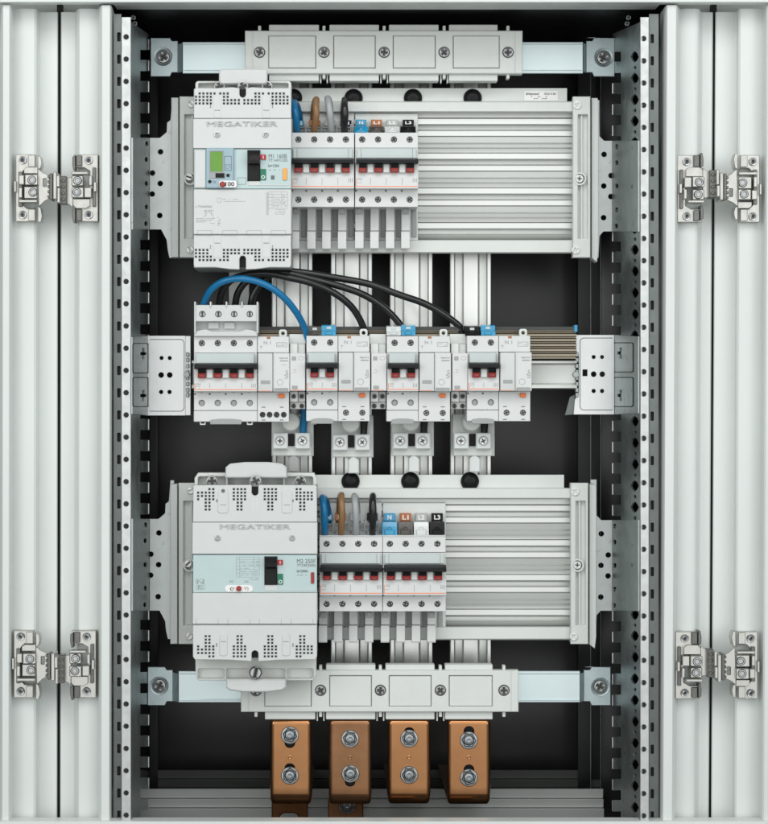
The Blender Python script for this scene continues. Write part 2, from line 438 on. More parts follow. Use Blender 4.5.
# ================================================================== perforated mounting posts
WEB = {}
for side in (0, 1):
    if side == 0:
        fx0, fx1, wx, rx = 121.6, 131.0, 148.6, 131.0; hx = 126.2; hy0, hp = 36.9, 22.24; ny0, npi = 55, 21.11; sx0, sx1 = 117.2, 120.8
        lab = 'galvanised perforated mounting post on the left side of the cabinet opening'
    else:
        fx0, fx1, wx, rx = 640.2, 648.8, 612.6, 640.2; hx = 643.6; hy0, hp = 38.6, 22.21; ny0, npi = 56.8, 21.1; sx0, sx1 = 650.4, 653.8
        lab = 'galvanised perforated mounting post on the right side of the cabinet opening'
    root = thing('mounting_post', lab, 'mounting post', (fx0+fx1)/2, 824, -10, 'perforated mounting posts')
    holes = [circ(hx, hy0+hp*i, 2.55, 12) for i in range(36)]
    MB().slab(rect(fx0, 17, fx1, 850), holes, 0, 2.2, .4).build('front_flange', 'bright_steel', root)
    MB().slab(rect(fx0+.6, 20, fx1-.6, 850), (), -13, 1.5).build('hole_shade', 'gap_grey', root)  # added dark backing, gives the flange holes their shade
    A = W(rx, 400, -1.5); B = W(wx, 400, -130)
    pl = Plane(A, (B-A)*(1 if side == 0 else -1)); WEB[side] = pl
    # comb outline with notches open at the rear edge
    e = wx; n_ = 140.4 if side == 0 else 620.8
    P = [(rx, 22), (e, 34)]
    for i in range(37):
        y = ny0+npi*i; P += [(e, y-4.9), (n_, y-5.1), (n_, y+4.9), (e, y+4.7)]
    P += [(e, 850), (rx, 870)]
    H = []
    if side == 1:
        for i in range(36):
            y = ny0+21.45*i; H.append([(634.6+3.6*math.cos(a*math.pi/4)*(1 if a % 2 else 1.15), y+4.9*math.sin(a*math.pi/4)*(1 if a % 2 else 1.2)) for a in range(8)])
            H.append(circ(634.8, y+10.8, 1.5, 8, 2.0))
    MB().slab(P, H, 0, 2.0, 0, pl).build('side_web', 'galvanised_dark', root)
    MB().slab(rect(min(fx0, fx1)-8 if side == 0 else fx1+.2, 14, fx0-.2 if side == 0 else 658.5, 850),
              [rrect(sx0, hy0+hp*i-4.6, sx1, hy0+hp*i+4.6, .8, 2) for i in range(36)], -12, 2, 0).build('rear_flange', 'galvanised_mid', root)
    MB().slab(rect(min(sx0, sx1)-1.6, 20, max(sx0, sx1)+1.6, 850), (), -21, 1.5).build('hole_shade', 'gap_grey', root)  # same added backing, painted shade behind the slots
    # rear lip of the web: bright cut edge
    m = MB(); xe = W(wx, 0, -131).x
    for i in range(-1, 37):
        y = ny0+npi*i; ya, yb = max(y+5.4, 36), y+npi-5.4
        m.slab(rect(wx-.6, ya, wx+.6, yb), (), -129.5, 1.5)
    m.build('cut_edge', 'aluminium', root)
    mx = 133.4 if side == 0 else 628.5
    for yy, xo in ((17.5, 0), (23.5, 1.5)): screw(root, mx+(xo if side == 0 else -xo), yy, 2.4, -20, 'screw_dark', name='corner_bolt')
# dark rear posts
for x0, x1, lab in ((150.5, 157, 'left'), (581, 591, 'right'), (592.5, 602, 'right')):
    pass
r_ = thing('rear_post', 'black rear post standing at the back right corner of the cabinet', 'post', 592, 800, -250)
MB().exv([(578, -322), (578, -250), (590, -250), (590.4, -252), (590.6, -262), (600, -262), (600, -240), (612, -235), (630, -235), (630, -322)], -100, 1000, -250).build('post_body', 'post_black', r_)
MB().box(590.3, -90, 591.0, 990, -249, 3, .1).build('edge_strip', 'galvanised_dark', r_)
MB().box(600.2, -90, 600.9, 990, -238, 3, .1).build('edge_strip', 'galvanised_dark', r_)
r_ = thing('rear_post', 'black rear post standing at the back left corner of the cabinet', 'post', 150, 800, -250)
MB().exv([(150, -322), (150, -240), (156, -240), (156, -250), (158, -250), (158, -322)], -100, 1000, -250).build('post_body', 'post_black', r_)

# ================================================================== door hinges
def hinge():
    t = MB()
    P = [(16, 154.5), (28, 154.5), (28, 154.5), (35.5, 154.5), (35.5, 167.5), (27, 167.5), (23.2, 171), (23.2, 205), (27, 208.5), (35.5, 208.5), (35.5, 221.5), (16, 221.5)]
    t.slab(P, [circ(23, 160.3, 2.1, 10), circ(23, 215, 2.1, 10)], -9, 9, .5)
    t = t.build('hinge', 'nickel', DOORS['cabinet_door'])
    m = MB(); m.box(28.2, 155.0, 35.4, 167, -6, 4, .6); m.box(28.2, 209, 35.4, 221, -6, 4, .6)
    m.slab([(38, 155), (41, 157), (42, 163), (41, 168), (38, 170)], (), -4, 14, .5); m.slab([(38, 206), (41, 208), (42.4, 216), (41, 222), (38, 222)], (), -4, 14, .5)
    build_each(m, 'lug', 'nickel', t)
    P = [(98, 154.5), (74, 154.5), (74, 167.5), (84, 167.5), (90, 171), (90, 205), (84, 208.5), (74, 208.5), (74, 221.5), (98, 221.5)]
    MB().slab(P, [circ(89, 160.5, 2.1, 10), circ(89, 215, 2.1, 10)], -9, 9, .5).build('frame_leaf', 'nickel', t)
    m = MB(); m.box(76, 155.2, 82, 166, -6, 4, .6); m.box(76, 209, 82, 221, -6, 4, .6)
    for y in (155, 207.5): m.slab([(72.4, y+2), (75.4, y), (75.4, y+15), (73.4, y+15), (72.2, y+9)], (), -3, 14, .5)
    build_each(m, 'lug', 'dark_nickel', t)
    for x, y in ((23, 160.3), (23, 215), (89, 160.5), (89, 215)):
        s_ = MB(); s_.cyl(x, y, 1.5, -9.2, 1, 12, .1).mark(1); s_.lathe(x, y, [(1.3, -9.4), (1.5, -7.6), (2.4, -8.2), (3.0, -7.0), (3.7, -6.8), (4.2, -7.6), (4.2, -9.5)], 20)
        s_.build('screw', 'screw_steel', t, None, 'recess_shade')
    # adjusting blocks
    m = MB(); m.box(18.4, 171.6, 22.6, 206.6, -6, 10, .5); m.box(92.4, 167.4, 96, 206.6, -6, 10, .5); build_each(m, 'slide_rail', 'dark_nickel', t)
    m = MB()
    m.box(18.8, 175, 24.4, 184.6, 1, 12, .7); m.box(25, 174.5, 38, 185, 3, 14, .7); m.box(18.8, 187.6, 22.4, 197.8, 1, 12, .6)
    m.box(24, 186.4, 37.4, 198.6, -2, 12, .8); m.box(18.8, 199.6, 37.4, 202.4, 2, 12, .6)
    m.slab([(24, 169), (27, 167), (38, 167), (38, 173.6), (24, 173.6)], (), -3, 8, .5)
    m.slab([(14, 181), (16.4, 181), (16.4, 192), (14, 192)], (), -4, 10, .5)
    m.build('door_block', 'nickel', t)
    m = MB()
    m.box(71.4, 171.6, 88, 174.4, 2, 12, .6); m.box(71.6, 175.4, 83.4, 186, -2, 12, .8); m.box(89, 175.6, 92.2, 185.4, 1, 12, .6)
    m.box(71.6, 187.2, 83.6, 197.6, 3, 14, .7); m.box(84.2, 187.2, 91.6, 197.6, 1, 12, .7)
    m.slab([(73, 198.8), (90, 198.8), (90, 206), (86, 208.4), (76, 208.4), (73, 205)], (), -3, 8, .5)
    m.slab([(93.6, 182), (96.4, 182), (96.4, 191.6), (93.6, 191.6)], (), -2, 10, .5)
    m.build('frame_block', 'nickel', t)
    for x, y, d in ((32, 180, 3), (33, 192.2, -1.4), (77.6, 180.6, -1.4), (77, 192, 3)):
        s_ = MB(); s_.lathe(x, y, [(4.1, d+.15), (4.5, d+.1)], 20).mark(1); s_.lathe(x, y, [(2.5, d+.2), (2.9, d+.9), (3.6, d+.9), (4.1, d+.2), (4.1, d-2)], 20); s_.cyl(x, y, 2.6, d+.5, 1.5, 16, .5)
        s_.build('adjusting_screw', 'screw_steel', t, None, 'recess_shade')
    # arms and knuckle
    m = MB()
    m.slab([(38, 168.6), (43, 172.5), (50, 175.5), (50, 198.6), (45, 201), (39, 206.4)], [rrect(43.4, 178.6, 46.6, 186.6, .6, 2)], -2, 3, .5)
    m.slab([(64, 178), (71, 177.6), (73, 174), (73, 207.5), (70, 205), (66, 203.4), (64, 200)], (), -3, 3, .5)
    m.build('arm', 'nickel', t)
    m = MB(); m.box(49.6, 173.2, 52.8, 199.8, 8, 18, .7)
    for i in range(5): m.box(47.6, 175+i*5, 51, 178+i*5, 4, 8, .5)
    m.box(60.2, 176, 66.6, 204, 4, 14, .7)
    for i in range(4): m.cyl(63.4, 180.6+i*6.2, 1.7, 5.5, 4, 10)
    m.build('gear_knuckle', 'dark_nickel', t)
    m = MB(); m.box(53, 171.6, 57, 199.2, 14, 22, .8); m.box(55.4, 175.2, 60, 187, 13, 20, .8); m.box(57, 187.4, 60.4, 203, 12, 20, .8)
    m.build('link_cover', 'nickel', t)
    return t
h0 = hinge(); h0['label'] = 'upper left hinge'
DL, DR = DOORS['cabinet_door'], DOORS['cabinet_door.001']
# the origin of the hinge is at its door's origin: move it to the hinge's own centre first
off = W(57, 188, -18)-world_loc(h0)
h0.data.transform(Matrix.Translation(-off)); h0.location = off
for ch in kids(h0): ch.data.transform(Matrix.Translation(-off))
def place_hinge(door, px, py, rot, lab):
    c = copy_tree(h0); c.parent = door; c.location = W(px, py, -18)-world_loc(door); c['label'] = lab
    if rot: c.rotation_euler = (0, math.pi, 0)
place_hinge(DL, 55, 662, 0, 'lower left hinge')
place_hinge(DR, 718, 190.6, 1, 'upper right hinge')
place_hinge(DR, 716, 665, 1, 'lower right hinge')

# ================================================================== cross rails
def cross_rail(y0, y1, xs, lab):
    """xs: left plate x0,x1, bar x0,x1, right plate x0,x1"""
    a, b, c, e, g, h = xs
    t = thing('cross_rail', lab, 'cross rail', (a+h)/2, y1, -125, 'cross rails')
    m = MB(); m.slab(rect(c, y0, e, y1), (), -112, 4, .5); m.exx([(-112.3, y0+3.2), (-110.6, y0+2.6), (-110.6, y0+1.4), (-112.3, y0+1)], c+1, e-1, -112)
    m.exx([(-112.3, y1-3.6), (-110.8, y1-3), (-110.8, y1-2), (-112.3, y1-1.6)], c+1, e-1, -112)
    m.exv([(b, -124), (b, -121), (c-.2, -112.4), (c-.2, -116)], y0+2, y1-1, -118); m.exv([(g, -124), (g, -121), (e+.2, -112.4), (e+.2, -116)], y0+2, y1-1, -118)
    m.build('bar', 'zinc_blue', t)
    for p, q in ((a, b), (g, h)):
        s_ = MB(); cx = (p+q)/2-1 if p < 300 else (p+q)/2+3; cy = (y0+y1)/2-(1 if p < 300 else 0)
        s_.slab([(p, y0-4), (q-8 if p < 300 else q, y0-4)]+([(q-6, y0-1), (q, y0-1), (q, y1-1), (q-6, y1-1), (q-8, y1+3)] if p < 300 else [(q, y1+3), (p+8, y1+3), (p+6, y1-1), (p, y1-1), (p, y0-1), (p+6, y0-1), (p+8, y0-4)][:1]+[(p+8, y1+3), (p+6, y1-1), (p, y1-1), (p, y0-1), (p+6, y0-1), (p+8, y0-4)])+([(p, y1+3)] if p < 300 else []),
                [circ(cx, cy, 4, 12)], -121, 3, .5)
        s_.lathe(cx, cy, [(9.5, -121.2), (9.0, -119.8), (7.9, -120.2), (7.8, -121.4)], 28)
        pl = s_.build('end_plate', 'bracket_zinc', t)
        screw(pl, cx, cy, 6.2, -118, 'screw_steel', rot=.5)
        MB().lathe(cx, cy, [(7.4, -118.9), (7.4, -120.6), (0, -120.6)], 24).build('washer', 'screw_dark', pl)
    return t
cross_rail(41.8, 73.5, (150.6, 178, 182.6, 583, 586, 614.6), 'pale blue zinc cross rail behind the upper busbar holder')
cross_rail(671, 702.5, (147.8, 173, 178.5, 580, 583.6, 610.6), 'pale blue zinc cross rail behind the lower busbar holder')

# ================================================================== busbar holders
def holder(x0, y0, x1, y1, sx, sy, panels, tabs, lab, scr):
    t = thing('busbar_holder', lab, 'busbar holder', (x0+x1)/2, y1, -112, 'busbar holders')
    d = -78
    m = MB(); m.slab(rect(x0, y0, x1, y1), [rect(a, y0+5, b, y1-5.4) for a, b in panels]+[circ(x, sy, 5.6, 16) for x in sx], d, 12, .7)
    m.slab(rect(x0+.4, y0+1, x1-.4, y1-1), (), d-12.1, 20, .3)
    for a, b in panels: m.slab(rect(a+.5, y0+5.5, b-.5, y1-5.9), (), d-1.2, 12, .5)
    m.box(x0+7, y0+.5, x0+8.2, y1-.5, d+.6, 2, .2); m.box(x1-8.2, y0+.5, x1-7, y1-.5, d+.6, 2, .2)
    m.build('body', 'grey_plastic', t)
    m = MB()
    for a, b in tabs:
        m.box(a, y0-6, b, y0+1, d-6, 14, .6); m.box(a, y1-1, b, y1+7.5, d-5, 14, .6)
    build_each(m, 'rim_tab', 'grey_plastic', t)
    m = MB()
    for x in sx:
        m.box(x-1.5, y0-5, x+1.5, y0+1, d-4, 10, .4); m.box(x-1.5, y1-1, x+1.5, y1+5, d-4, 10, .4)
    for x in sx[1:-1]:
        m.box(x-4, y1-.5, x-2.6, y1+9, d-8, 8, .3); m.box(x+2.6, y1-.5, x+4, y1+9, d-8, 8, .3)
    build_each(m, 'pin', 'grey_plastic', t)
    for i, x in enumerate(sx): screw(t, x, sy, 4.9, d-.5, 'screw_dark' if 0 else 'screw_steel', rot=.3+i*.7)
    return t
holder(245, 30.6, 522.5, 73.6, (259.6, 324, 384.2, 444.2, 508), 52.2, ((268.5, 316), (333.5, 375.5), (393, 435.5), (453, 499.5)),
       ((269, 319), (329.5, 379), (389, 438.6), (449, 497.6)), 'light grey busbar holder with square recesses across the cabinet top', 0)
holder(241, 670.6, 518.5, 712, (256, 320.6, 380.4, 440.4, 504), 690.6, ((264.5, 311.5), (329.5, 371.6), (389, 431.4), (449, 492.4)),
       ((265, 315.4), (326, 375.4), (385.6, 434.6), (445, 492.6)), 'light grey busbar holder clamping the tops of the copper bars', 0)

# ================================================================== vertical aluminium busbars
GB = 'vertical aluminium busbars'
for i, (x0, x1, lab) in enumerate(((272, 313, 'left aluminium busbar, behind the blue arched cable'), (331, 372.6, 'second aluminium busbar from the left'),
                                   (390, 433, 'third aluminium busbar from the left'), (450, 491.5, 'right aluminium busbar, nearest the bare back panel'))):
    dd = -136; wv = (x1-x0)/42
    pr = [(x0, -180), (x0, dd+2), (x0+1, dd), (x0+4*wv, dd), (x0+5*wv, dd-2), (x0+5.4*wv, dd-16), (x0+12*wv, dd-16), (x0+12.6*wv, dd-7), (x0+14*wv, dd-5.5),
          (x0+21*wv, dd-4.5), (x0+28*wv, dd-5.5), (x0+29.4*wv, dd-7), (x0+30*wv, dd-16), (x0+36.6*wv, dd-16), (x0+37*wv, dd-2), (x0+38*wv, dd), (x1-1, dd), (x1, dd+2-4), (x1, -180)]
    tag(MB().exv(pr, 66, 676, dd).build('aluminium_busbar', 'aluminium'), lab, 'busbar', GB)

# ================================================================== ribbed mounting chassis (2)
def chassis(oy, lab, right, capx, x_first, cap_full, dx=0):
    t = thing('mounting_chassis', lab, 'mounting chassis', 400, 253+oy, -125, 'ribbed mounting chassis')
    Y = lambda y: y+oy
    # ribbed panel, profile over one 34.8 px period; y at its own depth
    P = []
    y = Y(113.4)
    per = [(0, -109.6), (5.0, -109.6), (6.4, -112.4), (7.0, -121), (10.6, -121), (11.2, -112), (12.2, -109.8), (16.8, -109.8), (17.6, -112.6),
           (18, -111.4), (23.8, -113.0), (24.0, -117.4), (25.2, -117.4), (25.4, -112.4), (28.6, -113.4), (28.8, -117.4), (29.8, -117.4), (30, -112.0), (33.6, -113.2), (33.9, -115.4)]
    yy = y+5.6
    P.append((-113, Y(111))); P.append((-113, Y(117.6))); P.append((-115.5, Y(118)))
    for k in range(4):
        for a, d in per:
            if yy+a < Y(240): P.append((d, yy+a))
        yy += 34.75
    P += [(-120, Y(241)), (-132, Y(241)), (-132, Y(111))]
    MB().exx(P, 186, right+2, -112).build('ribbed_panel', 'aluminium_rib', t)
    m = MB(); m.exx([(-100, Y(101.3)), (-98, Y(102.4)), (-98, Y(111.2)), (-100, Y(112.4)), (-112, Y(112.6)), (-126, Y(112.6)), (-126, Y(101.3))], 186, right+1, -98)
    m.build('top_strip', 'grey_plastic', t)
    m = MB(); m.exx([(-104, Y(239.8)), (-101, Y(240.8)), (-101, Y(252)), (-103, Y(253.4)), (-126, Y(253.4)), (-126, Y(239.8))], 186, right+1, -101)
    m.build('bottom_strip', 'grey_plastic', t)
    rs = MB().exx([(-106, Y(88.2)), (-106, Y(103)), (-114, Y(103)), (-114, Y(88.2))], 200, capx[1], -106, .3).build('rear_strip', 'grey_plastic', t)
    for x, yv in capx[0]:
        MB().lathe(x, yv, [(0, -99.6), (3.5, -99.9), (6.4, -101), (8.6, -103.4), (9.3, -105.4), (9.3, -108)], 26).build('round_plug', 'black_plastic', rs)
    for side in (0, 1):
        if side == 1:
            X = lambda v: v+dx
            x0, x1 = X(573), X(590.4); g = X(579.6)
        else:
            x0, x1 = 179.6, 197; g = 190.4
            if oy > 100: x0, x1, g = 178.6, 196, 189.6
        m = MB()
        m.slab(rect(x0, Y(96.4), x1, Y(257.6)), [rect(x0+5.0, Y(114.5), x1-2.6, Y(238.5))], -92, 8, .6)
        m.slab(rect(x0+.6, Y(97), x1-.6, Y(257)), (), -98, 22, .2)
        m.box(g-.9+2, Y(114), g+.9+2, Y(239), -94.5, 6, .3)
        m.lathe(g, Y(178.6), [(6.6, -91.2), (6.6, -99)], 22); m.lathe(g, Y(178.6), [(4.9, -91.4), (6.6, -91.4)], 22)
        c = m.build('end_cap', 'grey_plastic', t)
        m = MB()
        if side == 1: m.slab([(X(591.6), Y(98)), (X(597.6), Y(98)), (X(598.4), Y(104)), (X(598.4), Y(250)), (X(597), Y(262)), (X(591.6), Y(258))], (), -98, 20, .5)
        else:
            e = x0-1.2; m.slab([(e-7, Y(97.6)), (e, Y(97.6)), (e, Y(257.4)), (e-7, Y(257.4))], (), -98, 20, .5)
        m.build('side_flange', 'grey_plastic', c)
        sxs = ((X(577.4), 105.2), (g, 178.6), (X(575.8), 250.2)) if side == 1 else ((g+1.0, 104), (g-3.4+2, 177), (g-1+.6, 249.6))
        for j, (sx, sy) in enumerate(sxs):
            screw(c, sx, Y(sy), 3.9, -90.5, 'screw_white', 'slot' if side == 0 else 'cross', rot=random.uniform(0, 3), label=None)
    return t
# top
c1 = chassis(0, 'upper ribbed aluminium mounting chassis right of the eight upper breaker poles', 574, (((293, 97.0), (353.6, 97.2), (413.2, 97.2), (473, 97.2)), 567), 0, 0)
c2 = chassis(386.6, 'lower ribbed aluminium mounting chassis right of the eight lower breaker poles', 572, (((350.6, 481.6), (410.4, 481.6), (470.2, 481.6)), 564), 0, 0, -2.2)
st = MB().box(524, 91, 557.6, 100.6, -105.4, .5, 0).build('sticker', 'paper', c1)
m = MB(); m.text('legrand', 528.4, 92.6, 538.6, 95.6, -105.3, bold=.02); m.text('XL3 S 63', 544, 92.8, 555.6, 94.8, -105.3, bold=.02)
m.smudge_lines(531, 95.8, 547, 99.6, 2, -105.3, .6, .6); m.box(526.2, 92.8, 527.6, 95, -105.1, .2, 0)
m.build('print', 'ink', st)

# ---------------------------------------------------------------- side brackets (L-shaped, perforated)
def side_bracket(side, oy, dx, lab):
    t = thing('side_bracket', lab, 'bracket', 160 if side == 0 else 606, 230+oy, -125, 'perforated side brackets')
    Y = lambda y: y+oy
    pl = Plane(WEB[side].o+WEB[side].n*2.2*S, WEB[side].u)
    if side == 0:
        P = [(150, 137.6), (160, 137.6), (166.6, 132), (167, 122.6), (170.4, 120), (172, 99), (176, 99), (176, 258), (169.4, 258), (167.6, 250), (166.6, 240), (161, 229.6), (150, 229.6)]
        H = [(160.6, 151.8), (152.5, 173), (160.3, 183.5), (152.3, 194), (159.8, 215.5)]
        wf = [(133, 137.6), (150, 137.6), (150, 229.6), (133, 229.6)]; wh = [(147, 143.6), (146.6, 159.5), (146.6, 183.5), (146.6, 207), (146.2, 223.6)]
    else:
        P = [(612.8, 140.6), (604, 140.6), (599.6, 136), (599.4, 100), (593, 100), (593, 258), (598.6, 258), (599.6, 236), (603.4, 231.6), (612.8, 231.6)]
        H = [(604, 154.4), (611.0, 175.6), (603.7, 186), (610.8, 196.5), (603.5, 217.7)]
        wf = [(612.8, 140.6), (638, 140.6), (638, 231.6), (612.8, 231.6)]; wh = [(616.5, 146.6), (616.5, 162.6), (616.5, 186), (616.4, 209.7), (616, 226)]
    f_ = lambda L: [(x+dx, Y(y)) for x, y in L]
    P = [(x+(dx if 0 else dx), Y(y)) for x, y in P]
    P = [(x if abs(x-(150+dx)) > .1 and abs(x-(612.8+dx)) > .1 else (149.4 if side == 0 else 612.6), y) for x, y in P]
    m = MB(); m.slab(P, [circ(x+dx, Y(y), 2.6, 12) for x, y in H], -123, 2.2, .3)
    m.build('front_plate', 'galvanised', t)
    w_ = [(x, Y(y)) for x, y in wf]; w_[0 if side else 1] = (612.6 if side else 149.2, w_[0 if side else 1][1]); w_[3 if side else 2] = (612.6 if side else 149.2, w_[3 if side else 2][1])
    MB().slab(w_, [circ(x+dx*.7, Y(y), 1.8, 10, 2.6) for x, y in wh], 0, 1.6, 0, pl).build('side_plate', 'galvanised_dark', t)  # bent side of the same sheet, shaded by the darker copy
    if side == 1: MB().lathe(636.5, Y(186), [(0, -24), (3.2, -24.5), (4.6, -27), (4.6, -34)], 16).build('bolt', 'screw_dark', t)
    return t
side_bracket(0, 0, 0, 'upper left perforated side bracket, beside the breaker with the green display')
side_bracket(1, 0, 0, 'upper right perforated side bracket, beside the upper ribbed panel')
side_bracket(0, 381.2, -1.6, 'lower left perforated side bracket, beside the lower large breaker')
side_bracket(1, 379.4, -2.8, 'lower right perforated side bracket, beside the lower ribbed panel')

# ================================================================== DIN rail, its brackets and the comb busbar
def din_bracket(side, lab):
    t = thing('rail_bracket', lab, 'bracket', 168 if side == 0 else 606, 416, -110, 'rail brackets')
    pl = Plane(WEB[side].o+WEB[side].n*2.2*S, WEB[side].u)
    if side == 0:
        out = [(147.8, 335.6), (191, 335.6), (191, 415.6), (147.8, 415.6)]
        H = [circ(161.6, 358, 1.9), circ(169.8, 358, 1.9), circ(161.2, 375, 2.7), circ(169.8, 375, 2.7), circ(161.2, 392, 2), circ(169.6, 392, 2)]
        groove = rrect(147, 339, 184.6, 411.6, 4); g2 = rrect(147.8, 339.8, 183.8, 410.8, 3.4)
        tabs = [rrect(133, 343, 149.0, 373.4, 2), rrect(133, 377, 149.0, 407, 2)]; sl = [(143, 353.6), (143, 395.6)]
        web = [(132.6, 337), (149.2, 335.6), (149.2, 415.6), (132.6, 414)]
    else:
        out = [(575.6, 334.8), (614.2, 334.8), (614.2, 414.6), (573.4, 414.6), (574.6, 400), (578.6, 392), (578.6, 356), (575.6, 350)]
        H = [circ(593.6, 357, 1.9), circ(602, 357, 1.9), circ(593.6, 374.2, 2.7), circ(602.2, 374.2, 2.7), circ(593.6, 391, 2), circ(602, 391, 2), rect(582.6, 369.6, 587.2, 376)]
        groove = rrect(579.6, 337.6, 616, 410.4, 4); g2 = rrect(580.4, 338.4, 615.2, 409.6, 3.4)
        tabs = [rrect(613, 342.4, 633, 372.4, 2), rrect(613, 377, 633, 407, 2)]; sl = [(619.6, 353), (619.6, 395.4)]
        web = [(612.6, 334.8), (638, 336.4), (638, 413.4), (612.6, 414.6)]
    m = MB()
    m.slab(out, H, -110.8, 2.2, .3)
    lim = 149.6 if side == 0 else 612.4
    cl = lambda P: [(max(x, lim) if side == 0 else min(x, lim), y) for x, y in P]
    if side == 0: m.slab([(184.6+.7, 335.8), (190.8, 335.8), (190.8, 415.4), (184.6+.7, 415.4)], (), -108.4, 2, .4)
    fr = m.build('front_plate', 'plate_steel', t)
    MB().slab(cl(groove), [cl(g2)], -110.4, .6).build('groove_shade', 'screw_dark', fr)  # flat dark ring stands in for shade in the pressed groove
    T_ = []
    for x, y in sl:
        T_.append([(x-2.6, y-1.6), (x-.4, y-1.6), (x-.4, y-5.6), (x+1.8, y-5.6), (x+1.8, y-1.6), (x+4, y-1), (x+4, y+1), (x+1.8, y+1.6), (x+1.8, y+5.6), (x-.4, y+5.6), (x-.4, y+1.6), (x-2.6, y+1.6)])
    sp = MB().slab(web, T_, 0, 1.4, 0, pl).build('side_plate', 'galvanised_dark', t)
    p3 = Plane(pl.o+pl.n*.5*S, pl.u)
    m = MB()
    for tb in tabs:
        xs = [p[0] for p in tb]; ys = [p[1] for p in tb]
        m.slab(tb, [rrect(min(xs)+.6, min(ys)+.8, max(xs)-.6, max(ys)-.8, 1.4)], 0, .6, 0, p3)
    m.build('groove_shade', 'shade', sp)  # flat black rings paint the shade of the side grooves
    if side == 1: MB().slab([(569.6, 397), (575.4, 394), (574, 414.6), (564.6, 415.4)], (), -113.5, 2, .3).build('bent_flap', 'galvanised_mid', t)
    m = MB(); x = 187.6 if side == 0 else 577
    for y in (354.6, 360, 366, 372, 378, 384, 390, 395):
        m.box(x-1.6, y-2.2, x+1.6, y+2.2, -104, 8, .5)
    m.cyl(x-1, 374.6, 3.2, -101, 6, 12); build_each(m, 'rail_clip', 'galvanised_dark', t)
    return t
din_bracket(0, 'bright steel rail bracket on the left, beside the arched blue cable breaker')
din_bracket(1, 'bright steel rail bracket on the right, at the end of the bronze comb')
m = MB(); m.exx([(-106, 360), (-104, 361), (-104, 363), (-112, 363.6), (-116, 365), (-116, 383), (-112, 384.6), (-104, 385), (-104, 388), (-106, 389), (-122, 389), (-122, 360)], 192, 577, -104, .2)
tag(m.build('din_rail', 'aluminium_rib'), 'silver horizontal mounting rail carrying the middle row of breakers', 'rail')
cb = thing('comb_busbar', 'bronze ribbed comb busbar behind the middle row of breakers', 'comb busbar', 480, 358, -100)
m = MB()
P = [(-100, 327.6)]
for y in (328, 333, 338, 343, 348, 353):
    P += [(-92, y+.4), (-91, y+1.2), (-91, y+3.0), (-92, y+3.6), (-97, y+4), (-97, y+4.8)]
P += [(-97, 358.6), (-108, 358.6), (-108, 327.6)]
m.exx(P, 258, 576.4, -92).build('bar_stack', 'bronze', cb)
MB().box(256, 326.6, 575, 330.4, -90, 18, .4).build('top_profile', 'gap_grey', cb)
MB().box(574, 325, 577.6, 332, -89, 20, .4).build('blue_end', 'blue_plastic', cb)

# ================================================================== modular breakers
DT = -58   # terminal faces
def terminal_screws(t, xs, y, r=2.9, dark=False, name='terminal_screw', d=DT-5.4, m='screw_steel'):
    for x in xs: screw(t, x, y, r, d, m, 'cross', rot=random.uniform(0, 3), t=2, name=name)
def poles_body(t, x0, x1, ys, pole_xs, rear=-106, right=None, low_r=None):
    """ys: y_top, term_bottom, win_bottom, bar_bottom, handle_bottom, label_bottom(face step), low_top?, bottom"""
    yt, yw, ybar0, ybar1, yh, yl, yb, ts, bs = ys
    m = MB()
    # upper terminal block, real holes
    r = 3.15
    m.slab(rect(x0+.25, yt, x1-.25, yw), [circ(x, ts, r, 14) for x in pole_xs], DT, 9, .35)
    m.box(x0+.35, yt+.15, x1-.35, yw, DT-9.2, 40, .2)
    # middle, stands further forward
    m.box(x0+.25, ybar1, x1-.25, yl, DT+12, 60, .5)
    m.box(x0+.3, yw+.2, x1-.3, ybar1, DT+2, 50, .3)
    m.slab(rect(x0+.25, yl+.2, x1-.25, yb), [circ(x, bs, r, 14) for x in pole_xs], DT, 9, .35)
    m.box(x0+.35, yl+.3, x1-.35, yb-.1, DT-9.2, 40, .2)
    b = m.build('body', 'breaker_plastic', t)
    return b
def lever(t, x0, x1, y0, y1, yh, pole_xs, hw=3.9):
    m = MB(); m.exx([(DT+10, y0), (DT+18, y0+.4), (DT+22, y0+1.6), (DT+22, y1-1), (DT+20, y1), (DT+8, y1)], x0+.6, x1-.6, DT+20, .3)
    m.build('lever_bar', 'dark_plastic', t)
    for x in pole_xs:
        hm = MB().exx([(DT+12, y1-.4), (DT+19, y1-.2), (DT+16, yh-.2), (DT+12, yh)], x-hw+.3, x+hw+.0, DT+16, .2).build('handle', 'black_plastic', t)
        r_ = MB().exx([(DT+12.6, yh-4.6), (DT+17.8, yh-4.6), (DT+16.6, yh), (DT+12.6, yh+.2)], x-hw, x+hw, DT+16.4, .2).build('red_tip', 'red_plastic', hm)
        tx = MB(); tx.text('I-ON', x-2.0, yh-2.7, x+2.0, yh-1.4, DT+17.3, t=.5); tx.build('print', 'pale_ink', hm)
